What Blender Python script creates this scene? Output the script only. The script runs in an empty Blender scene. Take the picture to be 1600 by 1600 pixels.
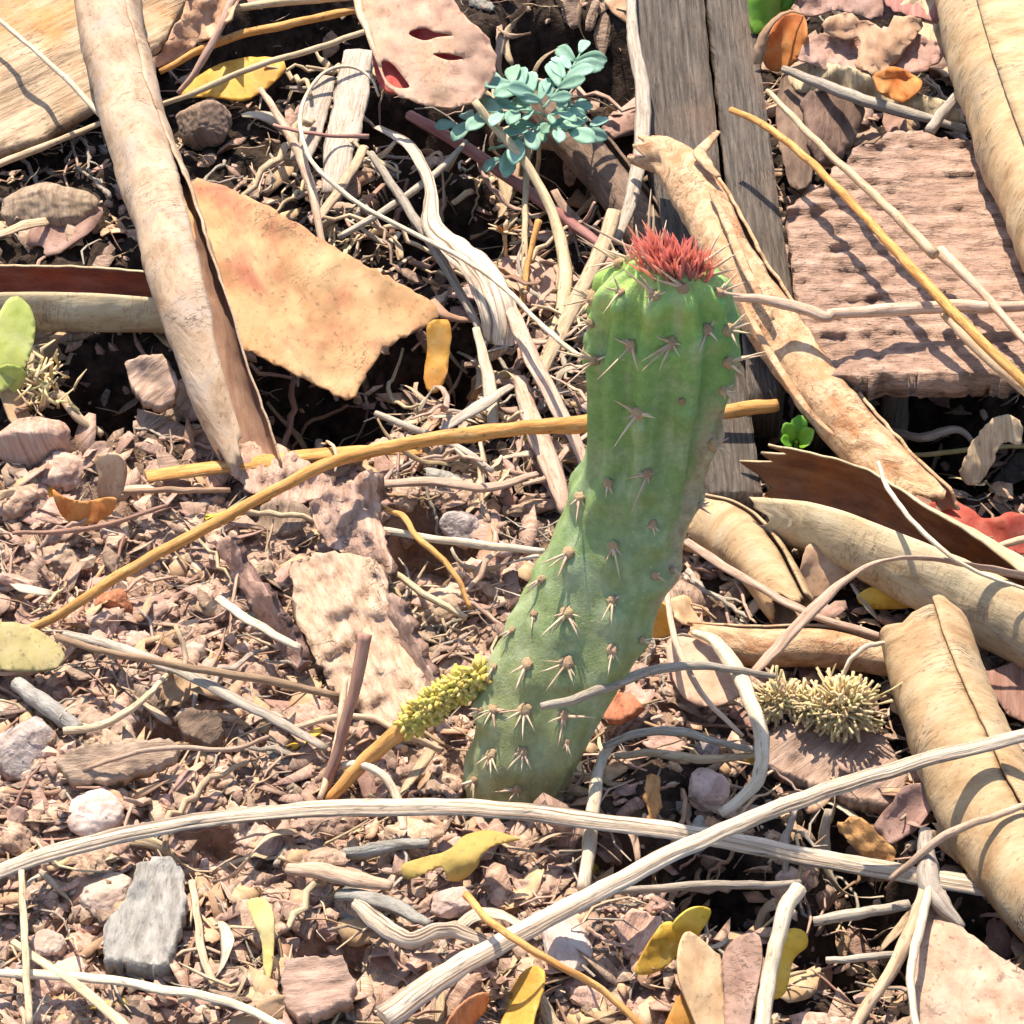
import bpy, math, random
import numpy as np
from mathutils import Vector, Matrix, noise
from mathutils.bvhtree import BVHTree
from mathutils.geometry import delaunay_2d_cdt

random.seed(7); rng = np.random.default_rng(7)
scene = bpy.context.scene
COL = scene.collection
CM = 0.01                                   # everything below is laid out in centimetres

# ------------------------------------------------------------------ camera, sky, sun, exposure
FPX = 4667.0                                # focal length in photograph pixels (1600 px frame)
PITCH = math.radians(38)
CAM = np.array((0.0, -50.96, 48.5))
FWD = np.array((0, math.cos(PITCH), -math.sin(PITCH)))
UPV = np.array((0, math.sin(PITCH), math.cos(PITCH)))
RGT = np.array((1.0, 0, 0))
cd = bpy.data.cameras.new('camera'); cam = bpy.data.objects.new('camera', cd); COL.objects.link(cam)
cam.location = Vector(CAM * CM); cam.rotation_euler = (math.pi/2 - PITCH, 0, 0)
cd.sensor_width = 36; cd.lens = 36 * FPX / 1600; cd.clip_start = 0.01; cd.clip_end = 500
scene.camera = cam

SUN = Vector((-0.15, 0.42, 0.90)).normalized()          # direction towards the sun: high, behind the plant
world = bpy.data.worlds.new('World'); scene.world = world; world.use_nodes = True
wn = world.node_tree; wn.nodes.clear()
sky = wn.nodes.new('ShaderNodeTexSky'); sky.sky_type = 'NISHITA'; sky.sun_disc = False
sky.sun_elevation = math.asin(SUN.z); sky.sun_rotation = math.atan2(SUN.x, SUN.y)
bg = wn.nodes.new('ShaderNodeBackground'); bg.inputs['Strength'].default_value = 0.15
wo = wn.nodes.new('ShaderNodeOutputWorld')
wn.links.new(sky.outputs[0], bg.inputs[0]); wn.links.new(bg.outputs[0], wo.inputs[0])
sl = bpy.data.lights.new('sun', 'SUN'); sl.energy = 5.0; sl.angle = math.radians(0.53); sl.color = (1.0, 0.91, 0.77)
so = bpy.data.objects.new('sun', sl); COL.objects.link(so); so.rotation_euler = SUN.to_track_quat('Z', 'Y').to_euler()
so.location = (0, 1, 2)
scene.view_settings.view_transform = 'Standard'; scene.view_settings.look = 'None'
scene.view_settings.exposure = 0.92; scene.view_settings.gamma = 1.0
scene.view_settings.use_curve_mapping = False
scene.cycles.max_bounces = 5; scene.cycles.diffuse_bounces = 3; scene.cycles.transmission_bounces = 3
scene.cycles.use_adaptive_sampling = True; scene.cycles.adaptive_threshold = 0.03

# ------------------------------------------------------------------ geometry helpers
def ray(u, v):
    return FWD + RGT * ((u - 800) / FPX) + UPV * ((800 - v) / FPX)
def gs(x, y):                               # gentle lie of the land, cm
    return 0.35*np.sin(x*0.21+1.3)*np.cos(y*0.17+0.4) + 0.2*np.sin(x*0.43-y*0.36) - 0.12
def P(u, v, h=0.0):                         # pixel -> point h cm above the ground
    d = ray(u, v); z = h
    for _ in range(4):
        t = (z - CAM[2]) / d[2]; p = CAM + d*t; z = h + gs(p[0], p[1])
    return CAM + d * ((z - CAM[2]) / d[2])
def PV(u, v, y):
    d = ray(u, v); return CAM + d * ((y - CAM[1]) / d[1])
def cpx(p):                                 # centimetres per photograph pixel at p
    return float(np.dot(np.asarray(p) - CAM, FWD)) / FPX
def pix(p):
    q = np.asarray(p) - CAM; w = q @ FWD
    return 800 + FPX*(q @ RGT)/w, 800 - FPX*(q @ UPV)/w
def nz(p, s=1.0, seed=0.0):
    return noise.noise(Vector((p[0]*s+seed*17.3, p[1]*s-seed*9.1, (p[2] if len(p) > 2 else 0)*s+seed*3.7)))
def cr(pts, n):                             # Catmull-Rom through pts, n samples
    p = np.array(pts, float)
    if len(p) < 3:
        t = np.linspace(0, 1, n)[:, None]; return p[0]*(1-t) + p[-1]*t
    q = np.vstack([2*p[0]-p[1], p, 2*p[-1]-p[-2]])
    d = np.r_[0, np.cumsum(np.linalg.norm(np.diff(p[:, :3], axis=0), axis=1) + 1e-9)]
    out = []
    for s in np.linspace(0, d[-1], n):
        i = min(max(np.searchsorted(d, s, 'right') - 1, 0), len(p)-2)
        t = (s - d[i]) / (d[i+1] - d[i]); a, b, c, e = q[i], q[i+1], q[i+2], q[i+3]
        out.append(0.5*((2*b)+(c-a)*t+(2*a-5*b+4*c-e)*t*t+(3*b-a-3*c+e)*t**3))
    return np.array(out)
def lerp_list(vals, n):
    return np.interp(np.linspace(0, 1, n), np.linspace(0, 1, len(vals)), vals)

ROOTLOC = {}
def tag(o, label=None, cat=None, group=None, kind=None):
    if label: o['label'] = label
    if cat: o['category'] = cat
    if group: o['group'] = group
    if kind: o['kind'] = kind
    return o
def thing(name, label, cat, loc, group=None):
    o = bpy.data.objects.new(name, None); COL.objects.link(o)
    o.empty_display_size = 0.005; o.location = Vector(np.asarray(loc) * CM); ROOTLOC[o.name] = np.asarray(loc, float)
    return tag(o, label, cat, group)
def mesh_data(name, V, F, mats, luv=None, mi=None, smooth=True, attr=None):
    me = bpy.data.meshes.new(name)
    me.from_pydata([tuple(v) for v in np.asarray(V) * CM], [], [tuple(int(i) for i in f) for f in F])
    for m in (mats if isinstance(mats, (list, tuple)) else [mats]): me.materials.append(m)
    if luv is not None:
        uvl = me.uv_layers.new(name='UVMap'); uvl.data.foreach_set('uv', np.asarray(luv, np.float32).ravel())
    if mi is not None: me.polygons.foreach_set('material_index', np.asarray(mi, np.int32))
    if smooth: me.polygons.foreach_set('use_smooth', np.ones(len(me.polygons), bool))
    if attr:
        for k, vals in attr.items():
            a = me.attributes.new(k, 'FLOAT', 'POINT'); a.data.foreach_set('value', np.asarray(vals, np.float32))
    me.update(); return me
def make(name, geo, mats, parent=None, smooth=True, attr=None, loc=None):
    V, F, luv = geo[0], geo[1], geo[2]; mi = geo[3] if len(geo) > 3 else None
    V = np.asarray(V, float)
    if parent is not None:
        root = parent
        base = ROOTLOC[parent.name]
    else:
        base = np.array((V[:, 0].mean(), V[:, 1].mean(), V[:, 2].min())) if loc is None else np.asarray(loc, float)
    me = mesh_data(name, V - base, F, mats, luv, mi, smooth, attr)
    o = bpy.data.objects.new(name, me); COL.objects.link(o)
    if parent is not None: o.parent = parent
    else: o.location = Vector(base * CM)
    ROOTLOC[o.name] = base
    return o
def join(geos):
    V, F, U, M = [], [], [], []; k = 0
    for g in geos:
        V.append(np.asarray(g[0], float)); F += [tuple(i + k for i in f) for f in g[1]]
        U.append(np.asarray(g[2], float)); M += list(g[3]) if len(g) > 3 else [0]*len(g[1]); k += len(g[0])
    return np.vstack(V), F, np.vstack(U), M

def frames(path):
    T = np.gradient(path, axis=0); T /= np.linalg.norm(T, axis=1)[:, None] + 1e-9
    Z = np.array((0, 0, 1.0)); S = np.cross(T, Z); n = np.linalg.norm(S, axis=1)
    for i in range(len(S)):
        if n[i] < 0.15: S[i] = S[i-1] if i else np.array((1.0, 0, 0))
    S /= np.linalg.norm(S, axis=1)[:, None]; N = np.cross(S, T)
    return T, S, N
def tube(path, rad, seg=7, squash=1.0, groove=(0, 0), rough=0.0, twist=0.0, seed=0.0, caps=True):
    path = np.asarray(path, float); n = len(path); T, S, N = frames(path)
    L = np.r_[0, np.cumsum(np.linalg.norm(np.diff(path, axis=0), axis=1))]
    V = []
    for i in range(n):
        tw = twist * i / max(n-1, 1)
        for j in range(seg):
            a = 2*math.pi*j/seg
            r = rad[i] * (1 + groove[1]*math.cos(groove[0]*a))
            if rough: r *= 1 + rough*noise.noise(Vector((j*1.7+seed*5, L[i]*1.6, seed*3.1)))
            ca, sa = math.cos(a)*r, math.sin(a)*r*squash
            x = ca*math.cos(tw) - sa*math.sin(tw); y = ca*math.sin(tw) + sa*math.cos(tw)
            V.append(path[i] + S[i]*x + N[i]*y)
    F, U = [], []; rm = float(np.mean(rad)); w = 2*math.pi*rm/seg
    for i in range(n-1):
        for j in range(seg):
            a, b = i*seg+j, i*seg+(j+1) % seg
            F.append((a, b, b+seg, a+seg)); U += [(j*w, L[i]), ((j+1)*w, L[i]), ((j+1)*w, L[i+1]), (j*w, L[i+1])]
    if caps:
        F.append(tuple(range(seg-1, -1, -1))); U += [(0.02*math.cos(k), 0.3*math.sin(k)) for k in range(seg)]
        F.append(tuple((n-1)*seg + j for j in range(seg))); U += [(0.02*math.cos(k), 0.3*math.sin(k)) for k in range(seg)]
    return np.array(V), F, np.array(U)
def grid_shell(G, th, uvs):
    """G n x m x 3 surface grid -> shell of thickness th; material 0 outside, 1 inside."""
    n, m, _ = G.shape
    du = np.gradient(G, axis=0); dv = np.gradient(G, axis=1); Nn = np.cross(du, dv)
    Nn /= np.linalg.norm(Nn, axis=2)[:, :, None] + 1e-9
    O = G.reshape(-1, 3); I = (G - Nn*th).reshape(-1, 3); V = np.vstack([O, I]); k = n*m
    F, U, M = [], [], []
    uv = uvs.reshape(-1, 2)
    def add(f, mi): F.append(f); U.extend(uv[i % k] for i in f); M.append(mi)
    for i in range(n-1):
        for j in range(m-1):
            a, b, c, d = i*m+j, (i+1)*m+j, (i+1)*m+j+1, i*m+j+1
            add((a, b, c, d), 0); add((d+k, c+k, b+k, a+k), 1)
    for j in range(m-1):
        a, b = j, j+1; add((a, b, b+k, a+k), 0)
        a, b = (n-1)*m+j, (n-1)*m+j+1; add((b, a, a+k, b+k), 0)
    for i in range(n-1):
        a, b = i*m, (i+1)*m; add((b, a, a+k, b+k), 0)
        a, b = i*m+m-1, (i+1)*m+m-1; add((a, b, b+k, a+k), 0)
    return V, F, np.array(U), M
def roll_geo(path, rad, a0, a1, th=0.07, n=60, m=34, spiral=0.12, dent=0.08, ragged=(0.4, 0.4), seed=0.0, wrinkle=0.03, rag_lip=0.0):
    """A curled sheet: arc cross-section swept along path. Angles in degrees, 90 = up."""
    C = cr(path, n); R = lerp_list(rad, n); A0 = np.radians(lerp_list(a0, n)); A1 = np.radians(lerp_list(a1, n))
    T, S, N = frames(C); L = np.r_[0, np.cumsum(np.linalg.norm(np.diff(C, axis=0), axis=1))]
    G = np.zeros((n, m, 3)); UV = np.zeros((n, m, 2))
    for j in range(m):
        f = j/(m-1)
        e0 = ragged[0]*(noise.noise(Vector((f*6, seed, 1.7))) + 0.6*noise.noise(Vector((f*19, seed, 5.7))))
        e1 = ragged[1]*(noise.noise(Vector((f*6, seed, 9.3))) + 0.6*noise.noise(Vector((f*19, seed, 4.1))))
        for i in range(n):
            t = i/(n-1)
            lip = rag_lip*noise.noise(Vector((L[i]*0.9, seed*3.3, 2.0)))
            a = A0[i] + (A1[i]-A0[i])*f + lip*(2*f-1)
            r = R[i]*(1 - spiral*f + dent*noise.noise(Vector((math.cos(a)*1.1+seed, math.sin(a)*1.1, L[i]*0.35)))
                      + wrinkle*noise.noise(Vector((math.cos(a)*2+seed, math.sin(a)*2, L[i]*2.4))))
            sh = e0*max(0, 1-t*5) + e1*max(0, 1-(1-t)*5)
            G[i, j] = C[i] + S[i]*math.cos(a)*r + N[i]*math.sin(a)*r + T[i]*sh
            UV[i, j] = (R[i]*(a), L[i])
    return grid_shell(G, th, UV)
def pip(x, y, poly):
    c = False; n = len(poly); j = n-1
    for i in range(n):
        xi, yi = poly[i]; xj, yj = poly[j]
        if (yi > y) != (yj > y) and x < (xj-xi)*(y-yi)/(yj-yi) + xi: c = not c
        j = i
    return c
def pipv(X, Y, poly):
    c = np.zeros(X.shape, bool); n = len(poly); j = n-1
    for i in range(n):
        xi, yi = poly[i]; xj, yj = poly[j]
        if yi != yj: c ^= ((yi > Y) != (yj > Y)) & (X < (xj-xi)*(Y-yi)/(yj-yi) + xi)
        j = i
    return c
EXCL = []                                   # pixel outlines that loose litter keeps clear of
def closed_cr(poly, step):
    p = np.array(poly, float); n = len(p); out = []
    for i in range(n):
        a, b, c, e = p[i-1], p[i], p[(i+1) % n], p[(i+2) % n]
        k = max(1, int(np.linalg.norm(c-b)/step))
        for s in range(k):
            t = s/k; out.append(0.5*((2*b)+(c-a)*t+(2*a-5*b+4*c-e)*t*t+(3*b-a-3*c+e)*t**3))
    return np.array(out)
def sheet_geo(outline, hf, th=0.05, holes=(), step=9, rag=0.0, bumpy=0.12, grain=0.0, seed=0.0, smooth_outline=True, wave=0.03, excl=True, conform=True):
    """A thin or thick piece with the given pixel outline; hf(u,v) is its height in cm over the ground."""
    out = closed_cr(outline, step) if smooth_outline else np.array([q for i in range(len(outline)) for q in
          [np.array(outline[i], float)*(1-s)+np.array(outline[(i+1) % len(outline)], float)*s for s in np.linspace(0, 1, max(2, int(np.linalg.norm(np.subtract(outline[(i+1) % len(outline)], outline[i]))/step)), endpoint=False)]])
    if rag: out = out + np.array([(rag*nz((q[0], q[1]), .09, seed) + rag*.6*nz((q[0], q[1]), .31, seed+3), rag*nz((q[0], q[1]), .09, seed+1) + rag*.6*nz((q[0], q[1]), .31, seed+5)) for q in out])
    loops = [out] + [closed_cr(h, step*0.7) for h in holes]
    if excl: EXCL.append(out)
    pts, edges = [], []
    for lp in loops:
        k = len(pts); pts += [Vector((q[0], q[1])) for q in lp]; edges += [(k+i, k+(i+1) % len(lp)) for i in range(len(lp))]
    lo, hi = out.min(0), out.max(0); g = step*1.15
    r = random.Random(int(seed*101)+5)
    cand = []; yv = lo[1]; row = 0
    while yv < hi[1]:
        xv = lo[0] + (row % 2)*g/2
        while xv < hi[0]: cand.append((xv + r.uniform(-.22, .22)*g, yv + r.uniform(-.22, .22)*g)); xv += g
        yv += g*0.87; row += 1
    ca = np.array(cand); ok = pipv(ca[:, 0], ca[:, 1], out)
    for h in loops[1:]: ok &= ~pipv(ca[:, 0], ca[:, 1], h)
    pts += [Vector(q) for q in ca[ok]]
    vs, es, fs, *_ = delaunay_2d_cdt(pts, edges, [], 0, 1e-4)
    cen = np.array([sum((vs[i] for i in f), Vector((0, 0)))/len(f) for f in fs]); ok = pipv(cen[:, 0], cen[:, 1], out)
    for h in loops[1:]: ok &= ~pipv(cen[:, 0], cen[:, 1], h)
    fs = [f for f, k_ in zip(fs, ok) if k_]
    T = []
    for q in vs:
        h = hf(q.x, q.y) + bumpy*nz((q.x, q.y), .018, seed+2) + wave*nz((q.x, q.y), .07, seed+7)
        T.append(P(q.x, q.y, h))
    T = np.array(T); Nn = np.zeros_like(T); ff = []
    for f in fs:
        a, b, c = T[f[0]], T[f[1]], T[f[2]]; nn = np.cross(b-a, c-a)
        if np.dot(nn, CAM-a) < 0: f = tuple(reversed(f)); nn = -nn
        ff.append(tuple(f))
        for i in f: Nn[i] += nn
    Nn /= np.linalg.norm(Nn, axis=1)[:, None] + 1e-12
    if th > 0.2: Nn = Nn*0.25 + np.array((0, 0, .75)); Nn /= np.linalg.norm(Nn, axis=1)[:, None]
    k = len(T); V = np.vstack([T, T - Nn*th]); sc = cpx(T.mean(0)); ca, sa = math.cos(grain), math.sin(grain)
    uv = np.array([((q.x*ca + q.y*sa)*sc, (-q.x*sa + q.y*ca)*sc) for q in vs])
    F, U, M = [], [], []
    cnt = {}
    for f in ff:
        F.append(f); U += [uv[i] for i in f]; M.append(0)
        F.append(tuple(i+k for i in reversed(f))); U += [uv[i] for i in reversed(f)]; M.append(1)
        for i in range(3):
            e = (f[i], f[(i+1) % 3]); cnt[e] = cnt.get(e, 0) + 1
    for (a, b) in cnt:
        if (b, a) not in cnt:
            F.append((b, a, a+k, b+k)); U += [uv[b], uv[a], uv[a]+(0, th), uv[b]+(0, th)]; M.append(2)
    return V, F, np.array(U), M

# icosahedron, subdivided, for stones and crumbs
def ico(sub):
    t = (1+5**.5)/2
    V = [(-1,t,0),(1,t,0),(-1,-t,0),(1,-t,0),(0,-1,t),(0,1,t),(0,-1,-t),(0,1,-t),(t,0,-1),(t,0,1),(-t,0,-1),(-t,0,1)]
    V = [np.array(v)/np.linalg.norm(v) for v in V]
    F = [(0,11,5),(0,5,1),(0,1,7),(0,7,10),(0,10,11),(1,5,9),(5,11,4),(11,10,2),(10,7,6),(7,1,8),(3,9,4),(3,4,2),(3,2,6),(3,6,8),(3,8,9),(4,9,5),(2,4,11),(6,2,10),(8,6,7),(9,8,1)]
    for _ in range(sub):
        mid = {}; G = []
        def mp(a, b):
            k = (min(a, b), max(a, b))
            if k not in mid: q = V[a]+V[b]; V.append(q/np.linalg.norm(q)); mid[k] = len(V)-1
            return mid[k]
        for a, b, c in F:
            x, y, z = mp(a, b), mp(b, c), mp(c, a); G += [(a,x,z),(b,y,x),(c,z,y),(x,y,z)]
        F = G
    return np.array(V), F
def stone_geo(size, sub=3, seed=0.0, facet=0.28, fine=0.05):
    V, F = ico(sub); out = []
    r = random.Random(int(seed*977)); planes = [(np.array([r.gauss(0, 1) for _ in range(3)]), r.uniform(.62, .92)) for _ in range(9)]
    planes = [(p/np.linalg.norm(p), d) for p, d in planes]
    for v in V:
        q = v*(1 + facet*nz(v, 1.1, seed))
        for p, d in planes:
            s = q @ p
            if s > d: q = q - p*(s-d)*0.85
        q = q*(1 + fine*nz(v, 5, seed+4) + fine*.5*nz(v, 12, seed+9)); out.append(q*np.array(size))
    V = np.array(out); U = np.array([(V[i][0]+V[i][2]*.3, V[i][1]) for f in F for i in f])
    return V, F, U

# ------------------------------------------------------------------ materials
def organic(name, cols, scale=2.5, stretch=(1, 1), spot=None, spot_amt=0.5, spot_scale=0.35, dark=(0.06, 0.04, 0.03), speck=0.35, speck_scale=9,
            crack=0.0, crack_scale=(1.0, 7.0), crack_amt=0.8, bump=0.25, bump_cm=0.05, rough=0.8, transl=0.0, tcol=None, var=0.16, coord='UV', spec=0.25, hue=0.02, contrast=(0.3, 0.7), sss=0):
    m = bpy.data.materials.new(name); m.use_nodes = True; nt = m.node_tree; nt.nodes.clear(); N = nt.nodes.new; Lk = nt.links.new
    out = N('ShaderNodeOutputMaterial'); bs = N('ShaderNodeBsdfPrincipled')
    bs.inputs['Roughness'].default_value = rough; bs.inputs['Specular IOR Level'].default_value = spec
    oi = N('ShaderNodeObjectInfo'); ge = N('ShaderNodeNewGeometry')
    rnd = N('ShaderNodeMath'); rnd.operation = 'ADD'; Lk(oi.outputs['Random'], rnd.inputs[0]); Lk(ge.outputs['Random Per Island'], rnd.inputs[1])
    fr = N('ShaderNodeMath'); fr.operation = 'FRACT'; Lk(rnd.outputs[0], fr.inputs[0])
    tc = N('ShaderNodeTexCoord'); off = N('ShaderNodeVectorMath'); off.operation = 'ADD'
    if coord == 'UV': Lk(tc.outputs['UV'], off.inputs[0])
    else:
        s100 = N('ShaderNodeVectorMath'); s100.operation = 'SCALE'; s100.inputs[3].default_value = 100
        Lk(tc.outputs['Object'], s100.inputs[0]); Lk(s100.outputs[0], off.inputs[0])
    ro = N('ShaderNodeMath'); ro.operation = 'MULTIPLY'; ro.inputs[1].default_value = 83.0; Lk(fr.outputs[0], ro.inputs[0])
    cx = N('ShaderNodeCombineXYZ'); Lk(ro.outputs[0], cx.inputs[0]); Lk(ro.outputs[0], cx.inputs[1]); Lk(cx.outputs[0], off.inputs[1])
    def nse(sx, sy, scl, det=6, rgh=0.62, dist=0.0):
        mp = N('ShaderNodeMapping'); mp.inputs['Scale'].default_value = (sx, sy, (sx+sy)/2); Lk(off.outputs[0], mp.inputs[0])
        t = N('ShaderNodeTexNoise'); t.inputs['Scale'].default_value = scl; t.inputs['Detail'].default_value = det; t.inputs['Roughness'].default_value = rgh
        t.inputs['Distortion'].default_value = dist; Lk(mp.outputs[0], t.inputs[0]); return t
    def ramp(src, stops):
        r = N('ShaderNodeValToRGB'); Lk(src, r.inputs[0]); e = r.color_ramp.elements
        while len(e) < len(stops): e.new(0.5)
        for k, (p, c) in enumerate(stops): e[k].position = p; e[k].color = (*c, 1) if len(c) == 3 else c
        return r
    def mix(fac, a, b, mode='MIX'):
        x = N('ShaderNodeMix'); x.data_type = 'RGBA'; x.blend_type = mode
        if isinstance(fac, float): x.inputs[0].default_value = fac
        else: Lk(fac, x.inputs[0])
        for s, val in ((6, a), (7, b)):
            if isinstance(val, tuple): x.inputs[s].default_value = (*val, 1)
            else: Lk(val, x.inputs[s])
        return x.outputs[2]
    n1 = nse(stretch[0], stretch[1], scale, 5, 0.65, 0.3)
    k = len(cols); st = [(contrast[0] + (contrast[1]-contrast[0])*i/(k-1), c) for i, c in enumerate(cols)]
    col = ramp(n1.outputs[0], st).outputs[0]
    if spot:
        n2 = nse(1, 1, spot_scale, 5, 0.6, 0.6); r2 = ramp(n2.outputs[0], [(0.5, (0, 0, 0)), (0.66, (spot_amt,)*3)])
        col = mix(r2.outputs[0], col, spot)
    bh = n1.outputs[0]
    if speck:
        n3 = nse(stretch[0]**.5, stretch[1]**.5, speck_scale, 3, 0.6); r3 = ramp(n3.outputs[0], [(0.58, (0, 0, 0)), (0.70, (speck,)*3)])
        col = mix(r3.outputs[0], col, dark)
    if crack:
        n4 = nse(crack_scale[0], crack_scale[1], 1.0, 4, 0.7, 0.5); r4 = ramp(n4.outputs[0], [(0.475, (0, 0, 0)), (0.5, (1, 1, 1)), (0.525, (0, 0, 0))])
        n5 = nse(.5, .5, 1.0, 3); r5 = ramp(n5.outputs[0], [(0.5, (0, 0, 0)), (0.62, (crack_amt,)*3)])
        mu = N('ShaderNodeMath'); mu.operation = 'MULTIPLY'; Lk(r4.outputs[0], mu.inputs[0]); Lk(r5.outputs[0], mu.inputs[1])
        col = mix(mu.outputs[0], col, dark)
    hs = N('ShaderNodeHueSaturation')
    mv = N('ShaderNodeMapRange'); mv.inputs[3].default_value = 1-var; mv.inputs[4].default_value = 1+var; Lk(fr.outputs[0], mv.inputs[0]); Lk(mv.outputs[0], hs.inputs['Value'])
    f2 = N('ShaderNodeMath'); f2.operation = 'MULTIPLY'; f2.inputs[1].default_value = 7.31; Lk(fr.outputs[0], f2.inputs[0])
    f3 = N('ShaderNodeMath'); f3.operation = 'FRACT'; Lk(f2.outputs[0], f3.inputs[0])
    mh = N('ShaderNodeMapRange'); mh.inputs[3].default_value = 0.5-hue; mh.inputs[4].default_value = 0.5+hue; Lk(f3.outputs[0], mh.inputs[0]); Lk(mh.outputs[0], hs.inputs['Hue'])
    Lk(col, hs.inputs['Color']); col = hs.outputs[0]
    Lk(col, bs.inputs['Base Color'])
    if bump:
        nf = nse(stretch[0], stretch[1], scale*5, 4, 0.7); ad = N('ShaderNodeMath'); ad.operation = 'MULTIPLY_ADD'; ad.inputs[1].default_value = 0.35
        Lk(nf.outputs[0], ad.inputs[0]); Lk(bh, ad.inputs[2]); b = N('ShaderNodeBump'); b.inputs['Strength'].default_value = bump
        b.inputs['Distance'].default_value = bump_cm*CM; Lk(ad.outputs[0], b.inputs['Height']); Lk(b.outputs[0], bs.inputs['Normal'])
    sh = bs.outputs[0]
    if transl:
        tr = N('ShaderNodeBsdfTranslucent'); tm = mix(0.6, col, tcol) if tcol else col; Lk(tm, tr.inputs[0])
        ms = N('ShaderNodeMixShader'); ms.inputs[0].default_value = transl; Lk(bs.outputs[0], ms.inputs[1]); Lk(tr.outputs[0], ms.inputs[2]); sh = ms.outputs[0]
    Lk(sh, out.inputs[0]); return m

ROLL = organic('dry_sheath_tan', [(.25, .15, .085), (.43, .295, .19), (.52, .385, .265)], 1.1, (1.2, .7), spot=(.40, .31, .245), spot_scale=.6, spot_amt=.8, speck=.45, speck_scale=6, crack=1, crack_scale=(.7, 3.5), crack_amt=1.0, bump=.6, bump_cm=.08, transl=.06, var=.04, hue=0)
ROLL_GOLD = organic('dry_sheath_golden', [(.29, .165, .075), (.45, .295, .155), (.53, .385, .23)], .9, (.6, 1.6), spot=(.38, .30, .20), spot_scale=.5, spot_amt=.6, speck=.4, speck_scale=6, crack=1, crack_scale=(.5, 4), crack_amt=1.0, bump=.7, bump_cm=.1, transl=.05, var=.05, hue=0)
ROLL_PALE = organic('dry_sheath_pale', [(.38, .25, .125), (.53, .41, .245), (.60, .48, .31)], 1.0, (1.6, .5), spot=(.36, .21, .10), spot_scale=.5, spot_amt=.35, speck=.4, speck_scale=7, crack=1, crack_scale=(.6, 3), crack_amt=.6, bump=.5, bump_cm=.08, transl=.05, var=.05, hue=0)
ROLL_IN = organic('dry_sheath_inside', [(.13, .05, .035), (.24, .09, .05), (.32, .15, .09)], 1.2, (2, .6), spot=(.38, .09, .03), spot_scale=.8, bump=.4, transl=.12, var=.05)
ROLL_IN2 = organic('dry_sheath_inside_dull', [(.22, .12, .08), (.32, .19, .12), (.40, .26, .17)], 1.2, (2, .6), bump=.4, transl=.1, var=.05)
BARK = organic('bark_tan', [(.26, .14, .07), (.50, .31, .17), (.62, .44, .28)], 1.6, (1.2, 1), spot=(.44, .19, .08), spot_scale=.9, spot_amt=.8, speck=.55, speck_scale=5, crack=1, crack_scale=(1.3, 3.2), crack_amt=1.0, bump=.9, bump_cm=.1, var=.05, hue=0)
BROWNLEAF = organic('leaf_golden_brown', [(.33, .165, .07), (.49, .28, .13), (.55, .35, .18)], .9, (1, .8), spot=(.38, .11, .065), spot_scale=.42, spot_amt=.8, speck=.45, speck_scale=6, crack=1, crack_scale=(1, 2.5), crack_amt=.8, bump=.4, transl=.1, var=.03, hue=0)
PINKLEAF = organic('leaf_pink_tan', [(.42, .23, .15), (.54, .33, .225), (.60, .40, .29)], 1.5, spot=(.50, .33, .18), spot_scale=.5, speck=.35, speck_scale=7, crack=1, crack_scale=(1, 2), crack_amt=.4, bump=.35, transl=.15, var=.04, hue=0)
REDBACK = organic('leaf_red_underside', [(.46, .08, .05), (.58, .14, .09), (.62, .24, .15)], 2, bump=.3, transl=.4, var=.08)
TANLEAF = organic('leaf_tan', [(.34, .19, .10), (.50, .31, .18), (.60, .42, .27)], 1.6, (1, .6), spot=(.42, .24, .15), speck=.4, speck_scale=7, bump=.5, transl=.1, var=.2, hue=.012)
MAUVELEAF = organic('leaf_dusty_pink', [(.28, .16, .115), (.42, .255, .19), (.52, .345, .27)], 1.6, spot=(.36, .25, .20), speck=.5, speck_scale=5, crack=1, crack_scale=(1.2, 2.4), crack_amt=.7, bump=.6, bump_cm=.07, transl=.08, var=.22, hue=.012)
YELLOW = organic('leaf_yellow', [(.52, .28, .03), (.68, .42, .06), (.72, .52, .14)], 1.4, spot=(.50, .22, .05), spot_scale=.6, speck=.3, speck_scale=7, bump=.3, transl=.22, var=.1, rough=.6)
OLIVE = organic('leaf_olive_yellow', [(.24, .20, .08), (.36, .29, .12), (.44, .34, .18)], 1.4, spot=(.34, .21, .12), spot_scale=.6, speck=.5, speck_scale=5, crack=1, crack_scale=(1.5, 1.5), crack_amt=.6, bump=.4, transl=.12, var=.05, hue=0)
ORANGE = organic('leaf_orange', [(.45, .16, .03), (.58, .27, .06), (.64, .38, .12)], 1.6, spot=(.4, .12, .03), speck=.3, bump=.35, transl=.18, var=.12)
FORKLEAF = organic('leaf_pinkish_brown', [(.28, .16, .10), (.42, .27, .18), (.50, .345, .245)], 1.8, spot=(.46, .34, .27), spot_scale=.5, speck=.6, speck_scale=5, crack=1, crack_scale=(1.3, 2.2), crack_amt=.8, bump=.6, bump_cm=.08, transl=.06, var=.03, hue=0)
WAVY = organic('leaf_wavy_yellow', [(.36, .25, .06), (.50, .35, .10), (.55, .30, .08)], 1.0, spot=(.50, .22, .05), spot_scale=.5, speck=.4, speck_scale=6, bump=.4, transl=.25, var=.03, hue=0)
PETAL = organic('petal_pale_yellow', [(.50, .38, .12), (.58, .47, .18), (.60, .50, .26)], 1.4, speck=.2, bump=.3, transl=.25, var=.03, hue=0)
LIME = organic('leaf_lime', [(.34, .42, .08), (.48, .54, .16), (.58, .60, .28)], 1.2, spot=(.50, .42, .10), speck=.15, bump=.25, transl=.3, var=.05, rough=.55)
FRESH = organic('leaf_fresh_green', [(.10, .28, .02), (.16, .38, .03), (.22, .44, .06)], 1.2, speck=.1, bump=.2, transl=.25, var=.08, rough=.4, spec=.5)
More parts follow.
